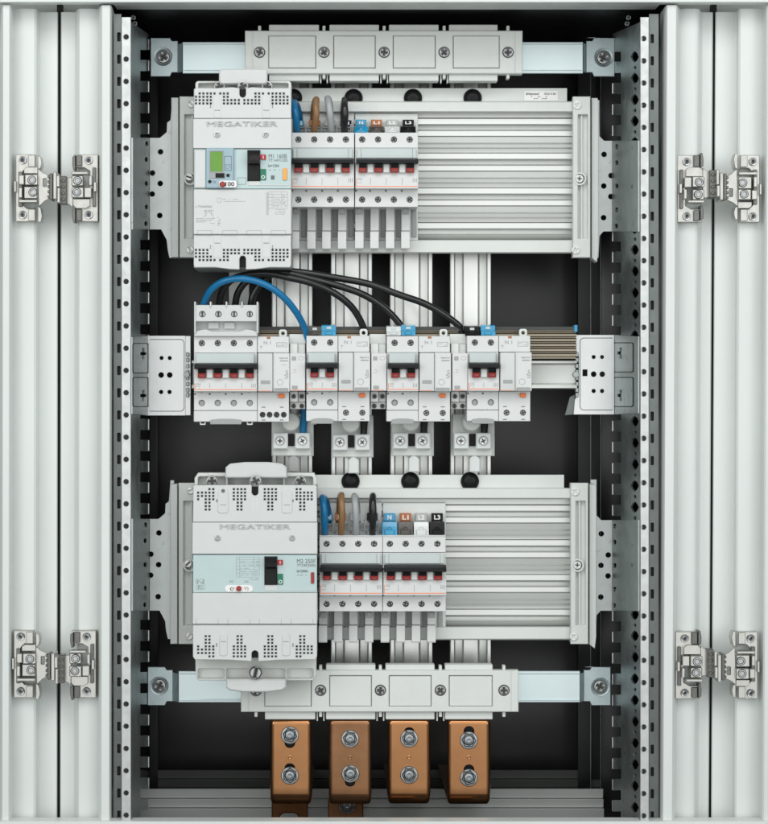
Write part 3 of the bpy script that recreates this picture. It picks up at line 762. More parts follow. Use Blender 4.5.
def label_print(t, x0, x1, yh, yl, yb, pole_xs, hy, body, words='C63'):
    d = DT+12.02
    m = MB()
    for a in pole_xs[:-1]:
        nx = a+ (pole_xs[1]-pole_xs[0])/2
        m.box(nx-.2, hy+6, nx+.2, yl-3.6, d+.1, .1, 0)
    m.text(words, x0+2.4, hy+6.2, x0+6.8, hy+8.4, d, t=.1, bold=.01)
    m.smudge_lines(x0+2.2, hy+8.8, x0+6.4, hy+12, 2, d, .4, .8, .1)
    for i in range(3): m.box(x1-5.8+i*1.7, hy+6.6, x1-5.2+i*1.7, hy+10.6, d+.1, .1, 0)
    for i, a in enumerate(pole_xs): m.smudge_lines(a-1.6, yl+.7, a+2, yl+1.7, 1, DT, .4, .7, .1)
    m.build('print', 'pale_ink', body)
    m = MB(); m.box(x0+1, yl-2.3, x1-1, yl-1.6, d+.1, .12, 0); m.box(x0+1.0, hy+6.5, x0+1.6, yl-2.3, d+.1, .12, 0)
    m.build('orange_line', 'orange_plastic', body)
    m = MB()   # tabs between the handles
    for i, a in enumerate(pole_xs):
        nx = a+(pole_xs[1]-pole_xs[0])/2
        if nx < x1-2: m.box(nx-3.2, hy-7.6, nx+3.2, hy+1, DT+15, 4, .4)
    build_each(m, 'handle_guard', 'white_plastic', body)
    m = MB()
    for i, a in enumerate(pole_xs):
        nx = a-(pole_xs[1]-pole_xs[0])/2
        m.cyl(max(nx, x0+1.2), yl+2.4, 1.1, DT+.25, .5, 10, .1)
    m.build('dot', 'ink', body)
G4 = 'four-pole modular breakers'
def breaker4(x0, x1, y0, lab, rnd=0):
    t = thing('modular_breaker', lab, 'circuit breaker', (x0+x1)/2, y0+74, -100, G4)
    pitch = (x1-x0)/4; px = [x0+pitch*(i+.5)-.6 for i in range(4)]
    ys = (y0, y0+15.3, y0+25.4, y0+31, y0+40, y0+56, y0+74.4, y0+6.9, y0+67)
    b = poles_body(t, x0, x1, ys, px)
    m = MB(); m.box(x0+2, y0+15.6, x1-2, y0+25.6, DT+6, 10, .5); m.build('window_flap', 'window_plastic', t)
    m = MB()
    for xx in (x0+6, x1-6): m.box(xx-.25, y0+16, xx+.25, y0+25, DT+6.2, .3, 0)
    m.build('seam', 'pale_ink', b)
    lever(t, x0, x1, y0+25.6, y0+31.2, y0+40, px)
    label_print(t, x0, x1, y0+40, y0+55.8, y0+74, px, y0+39, b)
    terminal_screws(t, px, y0+6.9); terminal_screws(t, px, y0+67)
    return t
B = []
for x0, x1, y0, lab in ((291, 354.4, 132.6, 'upper four-pole white breaker fed by the four short coloured cables'),
                    (354.8, 418.2, 132.6, 'upper four-pole white breaker under the coloured N L1 L3 plugs'),
                    (319.2, 382, 537, 'lower four-pole white breaker fed by the four short coloured cables'),
                    (382.6, 446, 537, 'lower four-pole white breaker under the blue, orange, grey and black tags')):
    if x0 == 291: B.append(breaker4(x0, x1, y0, lab))
    else:
        c = dup(B[0], 0, 0, -58, lab); o = W(x0, y0, -58)-W(291, 132.6, -58); c.location = B[0].location+o; c.rotation_euler.y = random.uniform(-.0022, .0022)
        B.append(c)

# ---------------------------------------------------------------- plug-in bases
def plug_base(x0, x1, yb, fy, fx, fy2, ymid, tags, lab, ytop, tagy, cabled):
    t = thing('plug_in_base', lab, 'plug-in base', (x0+x1)/2, fy2, -112, 'plug-in bases of the breakers')
    m = MB(); m.slab(rect(x0+.3, ytop, x1-.3, fy2-6), (), -104.5, 6, .5)
    if not cabled: pass
    m.build('base_plate', 'grey_plastic', t)
    m = MB()
    for i in range(len(fx)):
        xx = fx[i]+10.6
        m.box(xx, fy-8, xx+4.6, fy+28, -102.4, 3, .3)
    build_each(m, 'rib', 'mid_grey_plastic', t)
    for x in fx:
        m = MB(); w_ = 8.6
        m.box(x, fy-6, x+w_, ymid-.3, -90, 14, .5); m.exx([(-88, ymid), (-84, ymid+.8), (-84, fy2-1), (-85, fy2), (-98, fy2), (-98, ymid)], x-.2, x+w_-.2, -84, .5)
        m.build('outlet_finger', 'breaker_plastic', t)
    for x in (fx[0]+4, fx[3]+4):
        m = MB(); m.box(x-3.6, yb+1, x+3.6, yb+7, -73, 5, .6); m.cyl(x, yb+3.4, 2, -71.8, 3, 12); build_each(m, 'clip', 'mid_grey_plastic', t)
    return t
def phase_plug(t, x0, x1, y0, y1, ym, col, tagcol, ch, inkc='paper', label=None):
    m = MB(); m.slab(rect(x0+2.2, y0, x1-2.2, ym), (), -97, 8, .4); a = m.build('phase_tag', tagcol, t, label)
    m = MB(); m.text(ch, (x0+x1)/2-(3.1 if len(ch) > 1 else 2), y0+1.6, (x0+x1)/2+(3.1 if len(ch) > 1 else 2), ym-1.4, -96.9, bold=.03); m.build('print', inkc, a)
    m = MB(); xm = (x0+x1)/2
    m.exx([(-92, ym+.2), (-80, ym+1.2), (-74, y1-.4), (-74, y1+4), (-98, y1+4), (-98, ym+.2)], x0+.3, x1-.3, -78, .5)
    m.box(xm-5, (ym+y1)/2+.6, xm+5, y1-.6, -73, 5, .8); m.cyl(xm, (ym+y1)/2+.4, 2.6, -76, 6, 12, .6)
    m.build('plug_body', col, t, label)
TAGS = (('blue_plastic', 'blue_plastic', 'N', 'paper', 'blue neutral plug marked N'), ('smoke_plastic', 'brown_label', 'L1', 'paper', 'brown plug marked L1'),
        ('clear_plastic', 'label_grey', 'L2', 'paper', 'grey plug marked L2'), ('black_plastic', 'black_plastic', 'L3', 'paper', 'black plug marked L3'))
pb = plug_base(291, 354.4, 207, 209, (291, 307.3, 322.3, 338), 249.4, 231, 0, 'plug-in base under the left upper four-pole breaker', 113, 0, 1)
m = MB(); m.box(293, 126.6, 352, 128, -98, 4, .3); m.box(293, 130.4, 352, 131.6, -96, 4, .3); [m.box(x, 124, x+1.6, 134, -95, 4, .3) for x in (305, 320.6, 336, 350)]; m.build('grid', 'mid_grey_plastic', pb)
for x, (c_, tg, ch, ik, lb) in zip((293, 309, 324.6, 340.4), TAGS):
    m = MB(); m.slab(rect(x, 120.2, x+11, 126), (), -98, 5, .4); a = m.build('phase_tag', tg, pb, None); m = MB(); m.text(ch, x+3, 121.6, x+9, 125, -97.9, bold=.03); m.build('print', ik, a)
pb = plug_base(354.8, 418.2, 207, 209, (355.2, 370.4, 386, 401.4), 249, 231, 0, 'plug-in base under the right upper four-pole breaker', 113.4, 0, 0)
for (a, b), (c_, tg, ch, ik, lb) in zip(((353.8, 368.4), (369, 384), (384.6, 400), (400.6, 416)), TAGS): phase_plug(pb, a, b, 119.6, 133.4, 125.6, c_, tg, ch, ik, lb)
pb = plug_base(319.2, 382, 611, 612, (318.8, 334, 349.2, 365), 642.6, 625, 0, 'plug-in base under the left lower four-pole breaker', 502.6, 0, 1)
m = MB(); m.box(321, 523.6, 380, 525, -98, 4, .3); m.box(321, 529, 380, 530.6, -96, 4, .3); [m.box(x, 520, x+1.6, 537, -95, 4, .3) for x in (332.4, 348, 363.6, 378)]
for x in (320.6, 336, 351.6, 367): m.box(x, 531, x+12, 538, -94, 6, .4)
m.build('grid', 'mid_grey_plastic', pb)
for x, (c_, tg, ch, ik, lb) in zip((322, 335, 350, 367), TAGS):
    m = MB(); m.slab(rect(x, 513.2, x+10.6, 520.6), (), -98, 5, .4); a = m.build('phase_tag', tg, pb, None); m = MB(); m.text(ch, x+3, 515, x+9, 519, -97.9, bold=.03); m.build('print', ik, a)
pb = plug_base(382.6, 446, 611, 612, (381, 396.6, 412, 427.4), 642.6, 625, 0, 'plug-in base under the right lower four-pole breaker', 503, 0, 0)
TB = list(TAGS); TB[1] = ('smoke_plastic', 'brown_label', 'L1', 'paper', 'orange brown plug marked L1')
for (a, b), (c_, tg, ch, ik, lb) in zip(((381.6, 397.4), (397.8, 413.2), (413.6, 429), (429.4, 445)), TB): phase_plug(pb, a, b, 513.4, 537, 521, c_, tg, ch, ik, lb)

# short looped cables
def loop(x, xb, ytop, ybot, col, lab, sway, r=3.5):
    m = MB(); m.tube([(x+sway, ybot-14, -104), (x+sway*.9, ytop+16, -98), (x+sway*.5, ytop+6, -88), (x, ytop+3.3, -74), ((x*2+xb)/3, ytop+9, -60), ((x+xb)/2+.6, (ytop+ybot)/2, -58), (xb-.2, ybot-6, -66), (xb, ybot+3, -82), (xb, ybot+6, -92)], r)
    tag(m.build('short_cable', col), lab, 'cable', 'short looped feed cables')
for x, xb, yt, c_, sw, n_ in ((293.4, 297, 99, 'cable_blue', 6.5, 'blue'), (316.4, 314.6, 96.4, 'cable_brown', -3, 'brown'), (327.6, 331.4, 95.4, 'cable_grey', 3, 'grey'), (344.6, 344.6, 96.8, 'cable_black', -1, 'black')):
    loop(x, xb, yt, 133, c_, 'short %s cable looping into the upper left four-pole breaker' % n_, sw)
for x, xb, yt, c_, sw, n_ in ((322.6, 325, 494.4, 'cable_blue', 6, 'blue'), (341.4, 341.4, 492, 'cable_brown', -2, 'brown'), (354.4, 356.4, 493, 'cable_grey', 3, 'grey'), (373, 372.6, 492.4, 'cable_black', -1, 'black')):
    loop(x, xb, yt, 536, c_, 'short %s cable looping into the lower left four-pole breaker' % n_, sw)

# ================================================================== middle row
def rcd(t, x0, x1, y0, four, body_bottom):
    """right-hand residual current section of a breaker; y0 = top of the face"""
    m = MB()
    m.box(x0+.2, y0, x1, y0+16.4, DT, 40, .5)
    hs = [(x0+w_, y0+78.4) for w_ in (5.2, 12.2, 19.2, 26.4)] if four else [(x0+8, y0+77), (x0+24.4, y0+77)]
    m.slab(rect(x0+.2, y0+55.6, x1, body_bottom), [circ(x, y, 2.9 if four else 3, 12) for x, y in hs], DT, 4, .4)
    m.box(x0+.4, y0+55.8, x1-.2, body_bottom-.2, DT-6, 40, .2)
    m.box(x0+15.6, y0+16.6, x1+.6, y0+55.4, DT+11, 55, .5)
    m.build('trip_body', 'breaker_plastic', t)
    c = MB().box(x0+.6, y0+16.8, x0+15.2, y0+55.2, DT+14, 20, .9, 2).build('trip_cover', 'white_plastic', t)
    MB().slab(rrect(x0+3.4, y0+44, x0+12.8, y0+47.6, .7, 2), (), DT+14.3, .6).build('grip_slot', 'mid_grey_plastic', c)
    MB().box(x0+1.6, y0+54.2, x0+13.6, y0+54.7, DT+14.1, .2, 0).build('line', 'orange_plastic', c)
    MB().box(x0+17.4, y0+51.6, x1-1.2, y0+55.6, DT+13.5, 4, .5).build('type_plate', 'mid_grey_plastic', t)
    b_ = MB().box(x0+21.2, y0+57.4, x0+27, y0+61.6, DT+3, 4, .6).build('test_button', 'orange_plastic', t)
    m = MB(); m.text('legrand', x1-9.6, y0+20.6, x1-1, y0+22.8, DT+11, bold=.0); m.box(x1-9, y0+24, x1-1, y0+25, DT+11.1, .1, 0)
    m.smudge_lines(x1-7, y0+27, x1-1, y0+30, 1, DT+11, .4); m.text('IΔn', x1-4.4, y0+34, x1-1, y0+42, DT+11, rot=1)
    m.slab(circ(x1-9, y0+46, 3.2, 12), [circ(x1-9, y0+46, 2.8, 12)], DT+11.1, .1)
    m.slab(rect(x0+19, y0+6, x1-2, y0+10.6), [rect(x0+19.4, y0+6.4, x1-2.4, y0+10.2)], DT+.1, .1); m.smudge_lines(x0+20, y0+7, x1-3, y0+10, 2, DT, .4)
    m.text('T', x0+2.6, y0+9.6, x0+5, y0+12.4, DT); m.text('N 1', x0+6.4, y0+4.8, x0+13.4, y0+8, DT)
    m.text('T', x0+19.4, y0+58, x0+20.6, y0+60, DT)
    m.build('print', 'pale_ink', t)
    m = MB()
    for xx in (x0+6.2, x0+24.4):
        for yy in (y0+70.8, y0+83.6): m.box(xx-1.9, yy-.45, xx+1.9, yy+.45, DT+.1, .15, 0)
    m.build('slot_mark', 'ink', t)
    for x, y in hs: screw(t, x, y, 2.6, DT-3.2, 'screw_dark' if four else 'screw_steel', 'cross', rot=random.uniform(0, 3), t=2, name='terminal_screw')
    MB().box(x0+9.4, y0+.3, x0+13, y0+2.4, DT+.6, 2, .2).build('mark', 'brown_label', t)
def mid_breaker(x0, xb, x1, y0, n, lab, group=None):
    t = thing('residual_current_breaker', lab, 'circuit breaker', (x0+x1)/2, y0+85.6, -100, group)
    px = [x0+8+16*i for i in range(n)]
    ys = (y0, y0+16.4, y0+27, y0+32.6, y0+41.6, y0+55.2, y0+74, y0+6.8, y0+66.6)
    b = poles_body(t, x0, xb, ys, px)
    m = MB(); m.box(x0, y0+74.2, xb, y0+85.4, DT-1, 40, .6); m.build('foot', 'breaker_plastic', t)
    MB().box(x0+2, y0+16.8, xb-3, y0+27, DT+6, 10, .5).build('window_flap', 'window_plastic', t)
    lever(t, x0, xb, y0+26.8, y0+32.6, y0+41.6, px)
    label_print(t, x0, xb, y0+41.6, y0+55.2, y0+74, px, y0+40.6, b, 'C63' if n == 4 else 'C32')
    terminal_screws(t, px, y0+6.8); [MB().cyl(x, y0+66.6, 3.0, DT-2.4, 3, 18, .5).build('terminal_cap', 'mid_grey_plastic', t) for x in px]
    rcd(t, xb, x1, y0, n == 4, y0+85.4)
    cx = x0+(32 if n == 4 else 16); hw = 16 if n == 4 else 11.4
    MB().slab([(cx-hw, y0+85), (cx-hw+1, y0+83.4), (cx-hw*.4, y0+82.4), (cx+hw*.4, y0+82.4), (cx+hw-1, y0+83.4), (cx+hw, y0+85), (cx+hw-.6, y0+88), (cx-hw+.6, y0+88)], (), DT+1, 6, .4).build('rail_latch', 'mid_grey_plastic', t)
    m = MB()
    for xx in ((x0+9, x0+56) if n == 4 else (x0+7.4,)):
        m.slab(rrect(xx-3, y0+84, xx+3, y0+88.6, 1), [rrect(xx-1.8, y0+84, xx+1.8, y0+87.2, .6)], DT-4, 3, .3)
    m.slab(rrect(x1-10, y0-7, x1-2, y0+1, 2.4), [circ(x1-6, y0-3, 1.9, 10)], DT-14, 5, .4)
    build_each(m, 'rail_clip', 'grey_plastic', t)
    return t
q4 = mid_breaker(193.8, 257.4, 289, 336.4, 4, 'wide four-pole residual current breaker at the left end of the middle row')
G2 = 'two-pole residual current breakers'
t2 = mid_breaker(306.2, 338, 369.6, 335.8, 2, 'two-pole residual current breaker in the middle row right beside the wide four-pole one', G2)
dup(t2, 80.4, .3, -58, 'two-pole residual current breaker in the middle row between the other two two-pole ones')
dup(t2, 160.6, 0, -58, 'two-pole residual current breaker at the right end of the middle row')
# auxiliary modules
def aux(x0, lab):
    t = thing('auxiliary_module', lab, 'auxiliary module', x0+8, 410, -100, 'slim auxiliary modules'); y0 = 336
    m = MB(); m.box(x0+.3, y0+7.6, x0+8, y0+17.6, DT-6, 40, .5); m.box(x0+.3, y0+17, x0+15.7, y0+55, DT+10, 60, .6)
    m.box(x0+.3, y0+55.4, x0+8.2, y0+66, DT-6, 40, .4)
    m.build('body', 'breaker_plastic', t)
    m = MB(); m.box(x0+8.2, y0+8, x0+15.6, y0+17.4, DT-10, 36, .5); m.box(x0+8.6, y0+55.6, x0+15.6, y0+66, DT-10, 36, .4); m.box(x0+.6, y0+66.2, x0+15.6, y0+73, DT-12, 30, .4)
    m.box(x0-.2, y0-2, x0+16, y0+8, DT-16, 20, .4)
    build_each(m, 'grey_block', 'grey_plastic', t)
    m = MB(); m.box(x0+2.2, y0+20.4, x0+6.4, y0+24.4, DT+10.4, .6, .1); m.slab(rrect(x0+2.4, y0+49.6, x0+8, y0+53.2, .8, 2), (), DT+10.5, .7); build_each(m, 'marker', 'mid_grey_plastic', t)
    m = MB(); m.smudge_lines(x0+2, y0+33, x0+6.6, y0+37.4, 3, DT+10, .4, .8, .1); m.slab(rrect(x0+9, y0+20.4, x0+14, y0+24, 1.4), [rrect(x0+9.3, y0+20.7, x0+13.7, y0+23.7, 1.2)], DT+10.1, .1); m.build('print', 'pale_ink', t)
    MB().box(x0+1.4, y0+53.8, x0+13.8, y0+54.3, DT+10.15, .2, 0).build('orange_line', 'orange_plastic', t)
    for x, y, d in ((x0+4.2, 396.4, DT-5), (x0+12, 396.4, DT-9), (x0+4.2, 406, DT-11), (x0+12, 406, DT-11)):
        screw(t, x, y, 2.4, d, 'screw_dark', 'cross', rot=random.uniform(0, 3), t=2, name='terminal_screw')
    return t
a0 = aux(289.6, 'slim auxiliary module beside the wide four-pole breaker of the middle row')
dup(a0, 81.0, 0, -58, 'slim auxiliary module right of the middle row two-pole breaker fed by the blue cable')
dup(a0, 161.6, 0, -58, 'slim auxiliary module left of the last two-pole breaker of the middle row')
# terminal extension on top of the four-pole breaker
t = thing('terminal_extension', 'white four-way terminal extension block under the arched blue and black cables', 'terminal block', 226, 336, -90)
m = MB(); m.slab(rect(194.6, 305, 257.8, 321.4), [circ(x, 314.2, 3.2, 14) for x in (202.4, 218.4, 234.2, 249.8)], -52, 4, .4)
m.box(195, 305.4, 257.4, 321.2, -58, 40, .2); m.box(195.4, 320, 257.2, 333, -66, 34, .4)
m.slab([(194.2, 332), (201, 330), (206, 329.4), (212, 331.6), (240, 331.6), (246, 329.4), (251, 330), (257.4, 332), (257.4, 336.2), (194.2, 336.2)], (), -53, 20, .4)
m.build('body', 'white_plastic', t)
m = MB()
for x in (195, 210.6, 226.4, 242, 257.4): m.box(x-.8, 301.6, x+.8, 333 if x in (195, 257.4) else 307, -50.5, 30, .3)
m.build('divider', 'white_plastic', t)
for x in (218, 234): MB().box(x-10, 322, x+1, 329, -63, 4, .6).build('clip_tab', 'clear_plastic', t)
for x in (202.4, 218.4, 234.2, 249.8): screw(t, x, 314.2, 3.0, -55, 'screw_steel', 'slot', rot=1.57, t=2, name='terminal_screw')
# plugs on the comb above the two-pole breakers
k_ = 0
for i, (xa, c_, nm) in enumerate(((307.4, 'smoke_plastic', 'smoky grey'), (321.6, 'blue_plastic', 'blue'), (386.4, 'clear_plastic', 'clear grey'), (401, 'blue_plastic', 'blue'), (464.8, 'black_plastic', 'black'), (480.6, 'blue_plastic', 'blue'))):
    which = ('left', 'left', 'middle', 'middle', 'right', 'right')[i]
    t = thing('comb_plug', '%s plug on the comb above the %s two-pole breaker of the middle row' % (nm, which), 'plug', xa+7, 336, -80, 'plugs on the comb busbar')
    y = 324.6 if c_ == 'blue_plastic' else 325.6
    MB().exx([(-78, y), (-72, y+1), (-72, y+5.6), (-66, y+6.6), (-64, 335.4), (-90, 335.4), (-90, y)], xa, xa+14.4, -72, .5).build('plug_body', c_, t)
    MB().box(xa+3.4, y+7.0, xa+11, 335, -63.4, 3, .8).build('grip', c_, t)
    MB().box(xa+5, y+2, xa+9.6, y+4.6, -71.5, 1, .3).build('label_spot', 'window_plastic', t)

# ---------------------------------------------------------------- long arched cables
tag(MB().tube([(203.6, 312, -66), (204.2, 303, -60), (210.6, 290.5, -48), (222, 282, -40), (237, 278.6, -36), (254.5, 280.6, -36), (271.7, 288, -40), (286, 299.6, -48), (297, 313.5, -58), (304.6, 328, -70), (308, 340, -76)], 3.45, 18).build('arched_cable', 'cable_blue'),
    'blue cable arching from the white terminal block to the comb busbar', 'cable', 'arched cables over the middle row')
tag(MB().tube([(219, 310, -72), (219.6, 303, -70), (222.5, 291, -64), (231, 280.5, -58), (246, 275, -54), (268, 273.5, -54), (289, 277.6, -56), (311.8, 283.2, -60), (334.7, 293.4, -66), (352, 307.4, -74), (362.5, 325, -84), (366, 338, -88)], 3.6, 18).build('arched_cable', 'cable_black'),
    'lowest black cable in the arch, ending above the left two-pole breaker', 'cable', 'arched cables over the middle row')
tag(MB().tube([(235, 310, -76), (235.6, 303, -74), (238.4, 292, -70), (247, 281, -66), (262, 274, -64), (282, 272.4, -64), (309, 278.2, -66), (343, 287.2, -70), (366, 296, -76), (386, 309.4, -82), (400.6, 325.6, -88), (404, 338, -90)], 3.6, 18).build('arched_cable', 'cable_black'),
    'middle black cable of the arch, ending above the second two-pole breaker', 'cable', 'arched cables over the middle row')
tag(MB().tube([(250.6, 310, -80), (251.2, 303, -78), (254, 293, -76), (262, 282, -74), (275, 273.2, -72), (296, 271.8, -72), (334.7, 277.6, -74), (369, 284, -76), (400, 295, -78), (422, 302.6, -82), (440, 312, -86), (458, 325, -92), (463, 334, -94)], 3.6, 18).build('arched_cable', 'cable_black'),
    'longest black cable of the arch, ending above the last two-pole breaker', 'cable', 'arched cables over the middle row')
tag(MB().box(229, 262, 249, 306, -108, 6, .5).build('rear_terminal', 'grey_plastic'), 'light grey rear terminal bar below the large breaker with display', 'terminal')

# busbar clamps with clear terminals, and the cable stubs
clamp = []
for i, (x0, dy) in enumerate(((272.6, 0), (332.4, 1.4), (392.8, 0), (453.6, 0))):
    t = thing('busbar_clamp', ('busbar clamp with two clear screw terminals on the left busbar', 'busbar clamp with two clear screw terminals on the second busbar',
                               'busbar clamp with two clear screw terminals on the third busbar', 'busbar clamp with two clear screw terminals on the right busbar')[i], 'clamp', x0+20, 470, -110, 'busbar clamps below the middle row')
    Y = lambda y: y+dy
    m = MB(); m.slab([(x0-1, Y(414)), (x0+41, Y(414)), (x0+41, Y(456)), (x0+30, Y(456)), (x0+27, Y(457)), (x0+27, Y(472)), (x0+15.6, Y(472)), (x0+15.6, Y(457)), (x0+12, Y(456)), (x0-1, Y(456))], (), -100, 7, .6)
    m.slab(rect(x0, Y(446), x0+39, Y(456)), (), -93, 8, 1)
    m.build('base', 'grey_plastic', t)
    MB().lathe(x0+18, Y(422), [(0, -88), (8, -88.4), (9.4, -90), (9.4, -100)], 24).build('round_boss', 'grey_plastic', t)
    MB().box(x0+15.6, Y(434), x0+21.4, Y(446), -93, 8, .3).build('divider', 'black_plastic', t)
    MB().slab([(x0+16, Y(472)), (x0+16, Y(459)), (x0+18, Y(456.6)), (x0+21, Y(455.6)), (x0+24, Y(456.6)), (x0+26.4, Y(459)), (x0+26.4, Y(472))], (), -92.5, 7, .8).build('tongue', 'mid_grey_plastic' if i == 0 else 'clear_plastic', t)
    for xx in (x0, x0+22.4):
        tb = MB().slab(rect(xx, Y(433), xx+15.4, Y(449.4)), [circ(xx+7.4, Y(441), 4.4, 14)], -84, 12, 1.2).build('terminal_block', 'clear_plastic', t)
        screw(tb, xx+7.4, Y(441), 4.1, -87, 'screw_white', 'cross', rot=random.uniform(0, 3), t=4)
for x, c_, lab in ((303.4, 'cable_blue', 'short blue cable stub dropping to the left busbar clamp'), (364, 'cable_black', 'short black cable stub dropping to the second busbar clamp'),
                   (424, 'cable_black', 'short black cable stub dropping to the third busbar clamp'), (484.4, 'cable_black', 'short black cable stub dropping to the right busbar clamp')):
    tag(MB().tube([(x+1.6, 402, -88), (x+.8, 418, -92), (x, 428, -95), (x-.6, 440, -97)], 3.7).build('cable_stub', c_), lab, 'cable', 'short cable stubs below the middle row')

# ================================================================== the two large moulded case breakers
def vent(holes_xy, r=1.0): return [rect(x-r, y-r, x+r, y+r) for x, y in holes_xy]
def mccb_print(t, parent, d, word, x0, x1, y0, y1):
    m = MB(); m.text(word, x0, y0, x1, y1, d, t=.2); m.build('lettering', 'pale_ink', parent)
DF = -22
# --- upper
t = thing('moulded_case_breaker', 'large upper moulded case breaker with a green display, marked M1 160B', 'circuit breaker', 242, 268, -100)
r1 = [199.7, 203.4, 207.3, 210.8, 214.5]; A_ = lambda xs, y: [(x, y) for x in xs]
c5 = [196, 199.7, 203.4, 207.3, 210.8]; c5r = [272.6, 276.3, 280.1, 283.8, 287.5]
V = A_(r1+[220.3, 224, 227.7, 255.5, 259.2, 263, 268.7, 272.6, 276.3, 280.1, 283.8], 93.5)
for y in (96.8,): V += A_(c5+[224, 227.7, 255.5, 259.2]+c5r, y)
for y in (100.1, 103.4): V += A_(c5+[224, 227.7, 231.4, 235, 238.8, 244.4, 248.1, 251.9, 255.5, 259.2]+c5r, y)
V = [(x, y) for x, y in V if y > 94 or (x < 285)]
notch = [(239.4, 88.2), (239.4, 94.6), (240.6, 96.8), (242.8, 97.6), (245, 96.8), (246, 94.6), (246, 88.2)]
top = [(193.8, 118.2), (194.2, 89.4), (196, 88), (215, 88.2), (233, 87.2)]+notch+[(252, 87.2), (270, 88.2), (289.4, 88), (291, 89.4), (291.2, 118.2)]
cv = MB().slab(top, vent(V), DF, 6, .5).build('top_cover', 'white_plastic', t)
def side_tabs(m, d, x, y0, y1, up=True):
    m.slab(rrect(x-4.2, y0, x+4.2, y1, 2), (), d+.4, 1, .4)
m = MB(); side_tabs(m, DF, 217.4, 95, 118); side_tabs(m, DF, 266.2, 95, 118); MB().slab(rect(239.2, 88.8, 246.2, 98.4), (), DF-6.2, .7).build('notch_shade', 'black_plastic', cv); build_each(m, 'clip_panel', 'white_plastic', cv)  # black sheet added behind the notch as its painted shade
m = MB(); [m.box(x-2.8, 110, x+2.8, 110.5, DF+.7, .2, 0) for x in (217.4, 266.2)]; [m.cyl(x, y, .7, DF+.1, .2, 8, .02) for x in (210.6, 272.6) for y in (105.4, 107.2)]; m.build('mark', 'ink', cv)
md = MB().exx([(DF, 118.8), (DF+.6, 119.2), (DF+2, 148), (DF-1, 149.2), (-100, 149.2), (-100, 118.8)], 193.4, 291.4, DF, .6).build('upper_cover', 'white_plastic', t)
m = MB(); m.text('MEGATIKER', 207, 121.4, 277.4, 126.4, DF+1.4, t=.9); m.build('lettering', 'lettering_grey', md)
for x in (217, 265.6): screw(md, x, 134.6, 3.0, DF+2.4, 'screw_steel', 'hex', rot=.3, name='cover_screw')
MB().box(193.8, 88.6, 291, 268, DF-7, 70, .6).build('case', 'mid_grey_plastic', t)
pn = MB().box(193.8, 149.2, 291.2, 188.8, DF+1, 10, .5).build('front_panel', 'pale_blue_plastic', t)
MB().box(194.2, 150, 206, 188, DF+3.5, 6, .9).build('battery_lid', 'white_plastic', t)
ds = MB().box(205.8, 147.8, 234, 188.2, DF+5, 8, 1.0).build('display_unit', 'display_plastic', t)
lc = MB().slab(rrect(210.6, 151.8, 222.4, 171.4, .7, 2), (), DF+5.4, 1).build('screen', 'screen_green', ds)
m = MB(); m.slab(rect(209.4, 150.6, 223.6, 172.6), [rect(210.4, 151.6, 222.6, 171.6)], DF+5.6, .8, .2); m.slab(rrect(209.4, 172.6, 225, 178.2, .6), (), DF+5.6, 1, .2)
m.build('bezel', 'mid_grey_plastic', ds)
MB().slab(rect(215.6, 173.2, 224.4, 177.6), (), DF+6.2, .8).build('port', 'dark_plastic', ds)
m = MB(); [m.lathe(x, y, [(0, DF+6.4), (1.5, DF+6.2), (1.8, DF+5)], 12) for x, y in ((228, 175.2), (209.8, 181.4))]; build_each(m, 'button', 'dark_plastic', ds)
m = MB(); m.slab(rect(224.4, 156, 231.6, 170.6), [rect(224.8, 156.4, 231.2, 170.2)], DF+5.3, .3); m.box(225, 164.6, 231, 165, DF+5.3, .3, 0); m.smudge_lines(225.4, 166, 230.6, 169, 2, DF+5, .4, .8, .3); m.text('=', 213, 181, 216, 183, DF+5)
m.build('print', 'ink', ds)
d_ = MB().slab(rrect(219, 180.6, 236.6, 187.4, 2), (), DF+5.8, 1, .2).build('dial_plate', 'paper', t)
MB().lathe(222.4, 184.2, [(0, DF+8.6), (2.2, DF+8.4), (2.9, DF+7.6), (2.9, DF+5)], 16).build('dial', 'dial_red', d_)
MB().text('100', 225.4, 181.8, 234.4, 186.2, DF+5.9, bold=.03).build('print', 'ink', d_)
# handle well and handle
hw_ = MB().slab(rect(247.4, 150, 260.4, 181.2), (), DF+1.8, .8).build('handle_slot', 'dark_plastic', t)
MB().exx([(DF+1, 151), (DF+7, 151.4), (DF+11, 158), (DF+11, 163.4), (DF+3, 164.6), (DF+1, 164.6)], 248, 259.6, DF+9, .5).build('lever', 'black_plastic', hw_)
MB().exx([(DF+1, 165.4), (DF+3.4, 165.4), (DF+3.4, 180), (DF+1, 180)], 248.4, 259.2, DF+3, .3).build('lever_shroud', 'dark_plastic', hw_)
lb = MB().slab([(248.6, 180.4), (260, 180.4), (260, 184.6), (288, 184.6), (288, 185.4), (248.6, 185.4)], (), DF+1.6, .5).build('label_strip', 'white_plastic', t)
rt = MB().slab([(259.8, 154.6), (266, 154.6), (266, 159.8), (262, 159.8), (259.8, 157.6)], (), DF+2, .6).build('on_mark', 'label_red', t); MB().box(262.8, 155.6, 263.6, 158.8, DF+2.3, .3, 0).build('print', 'paper', rt)
rt = MB().slab(rect(260.4, 169, 266, 180), (), DF+2, .6).build('off_mark', 'label_green', t); m = MB(); m.slab(circ(263.2, 177, 1.9, 12), [circ(263.2, 177, 1.2, 12)], DF+2.3, .3); m.build('print', 'paper', rt)
MB().slab(rrect(283, 168, 287, 180.2, 1.2), (), DF+2.4, 1, .2).build('side_mark', 'amber_plastic', t)
m = MB(); m.text('M1 160B', 268.8, 154, 287, 158.4, DF+1, bold=0); m.build('type_print', 'ink', t)
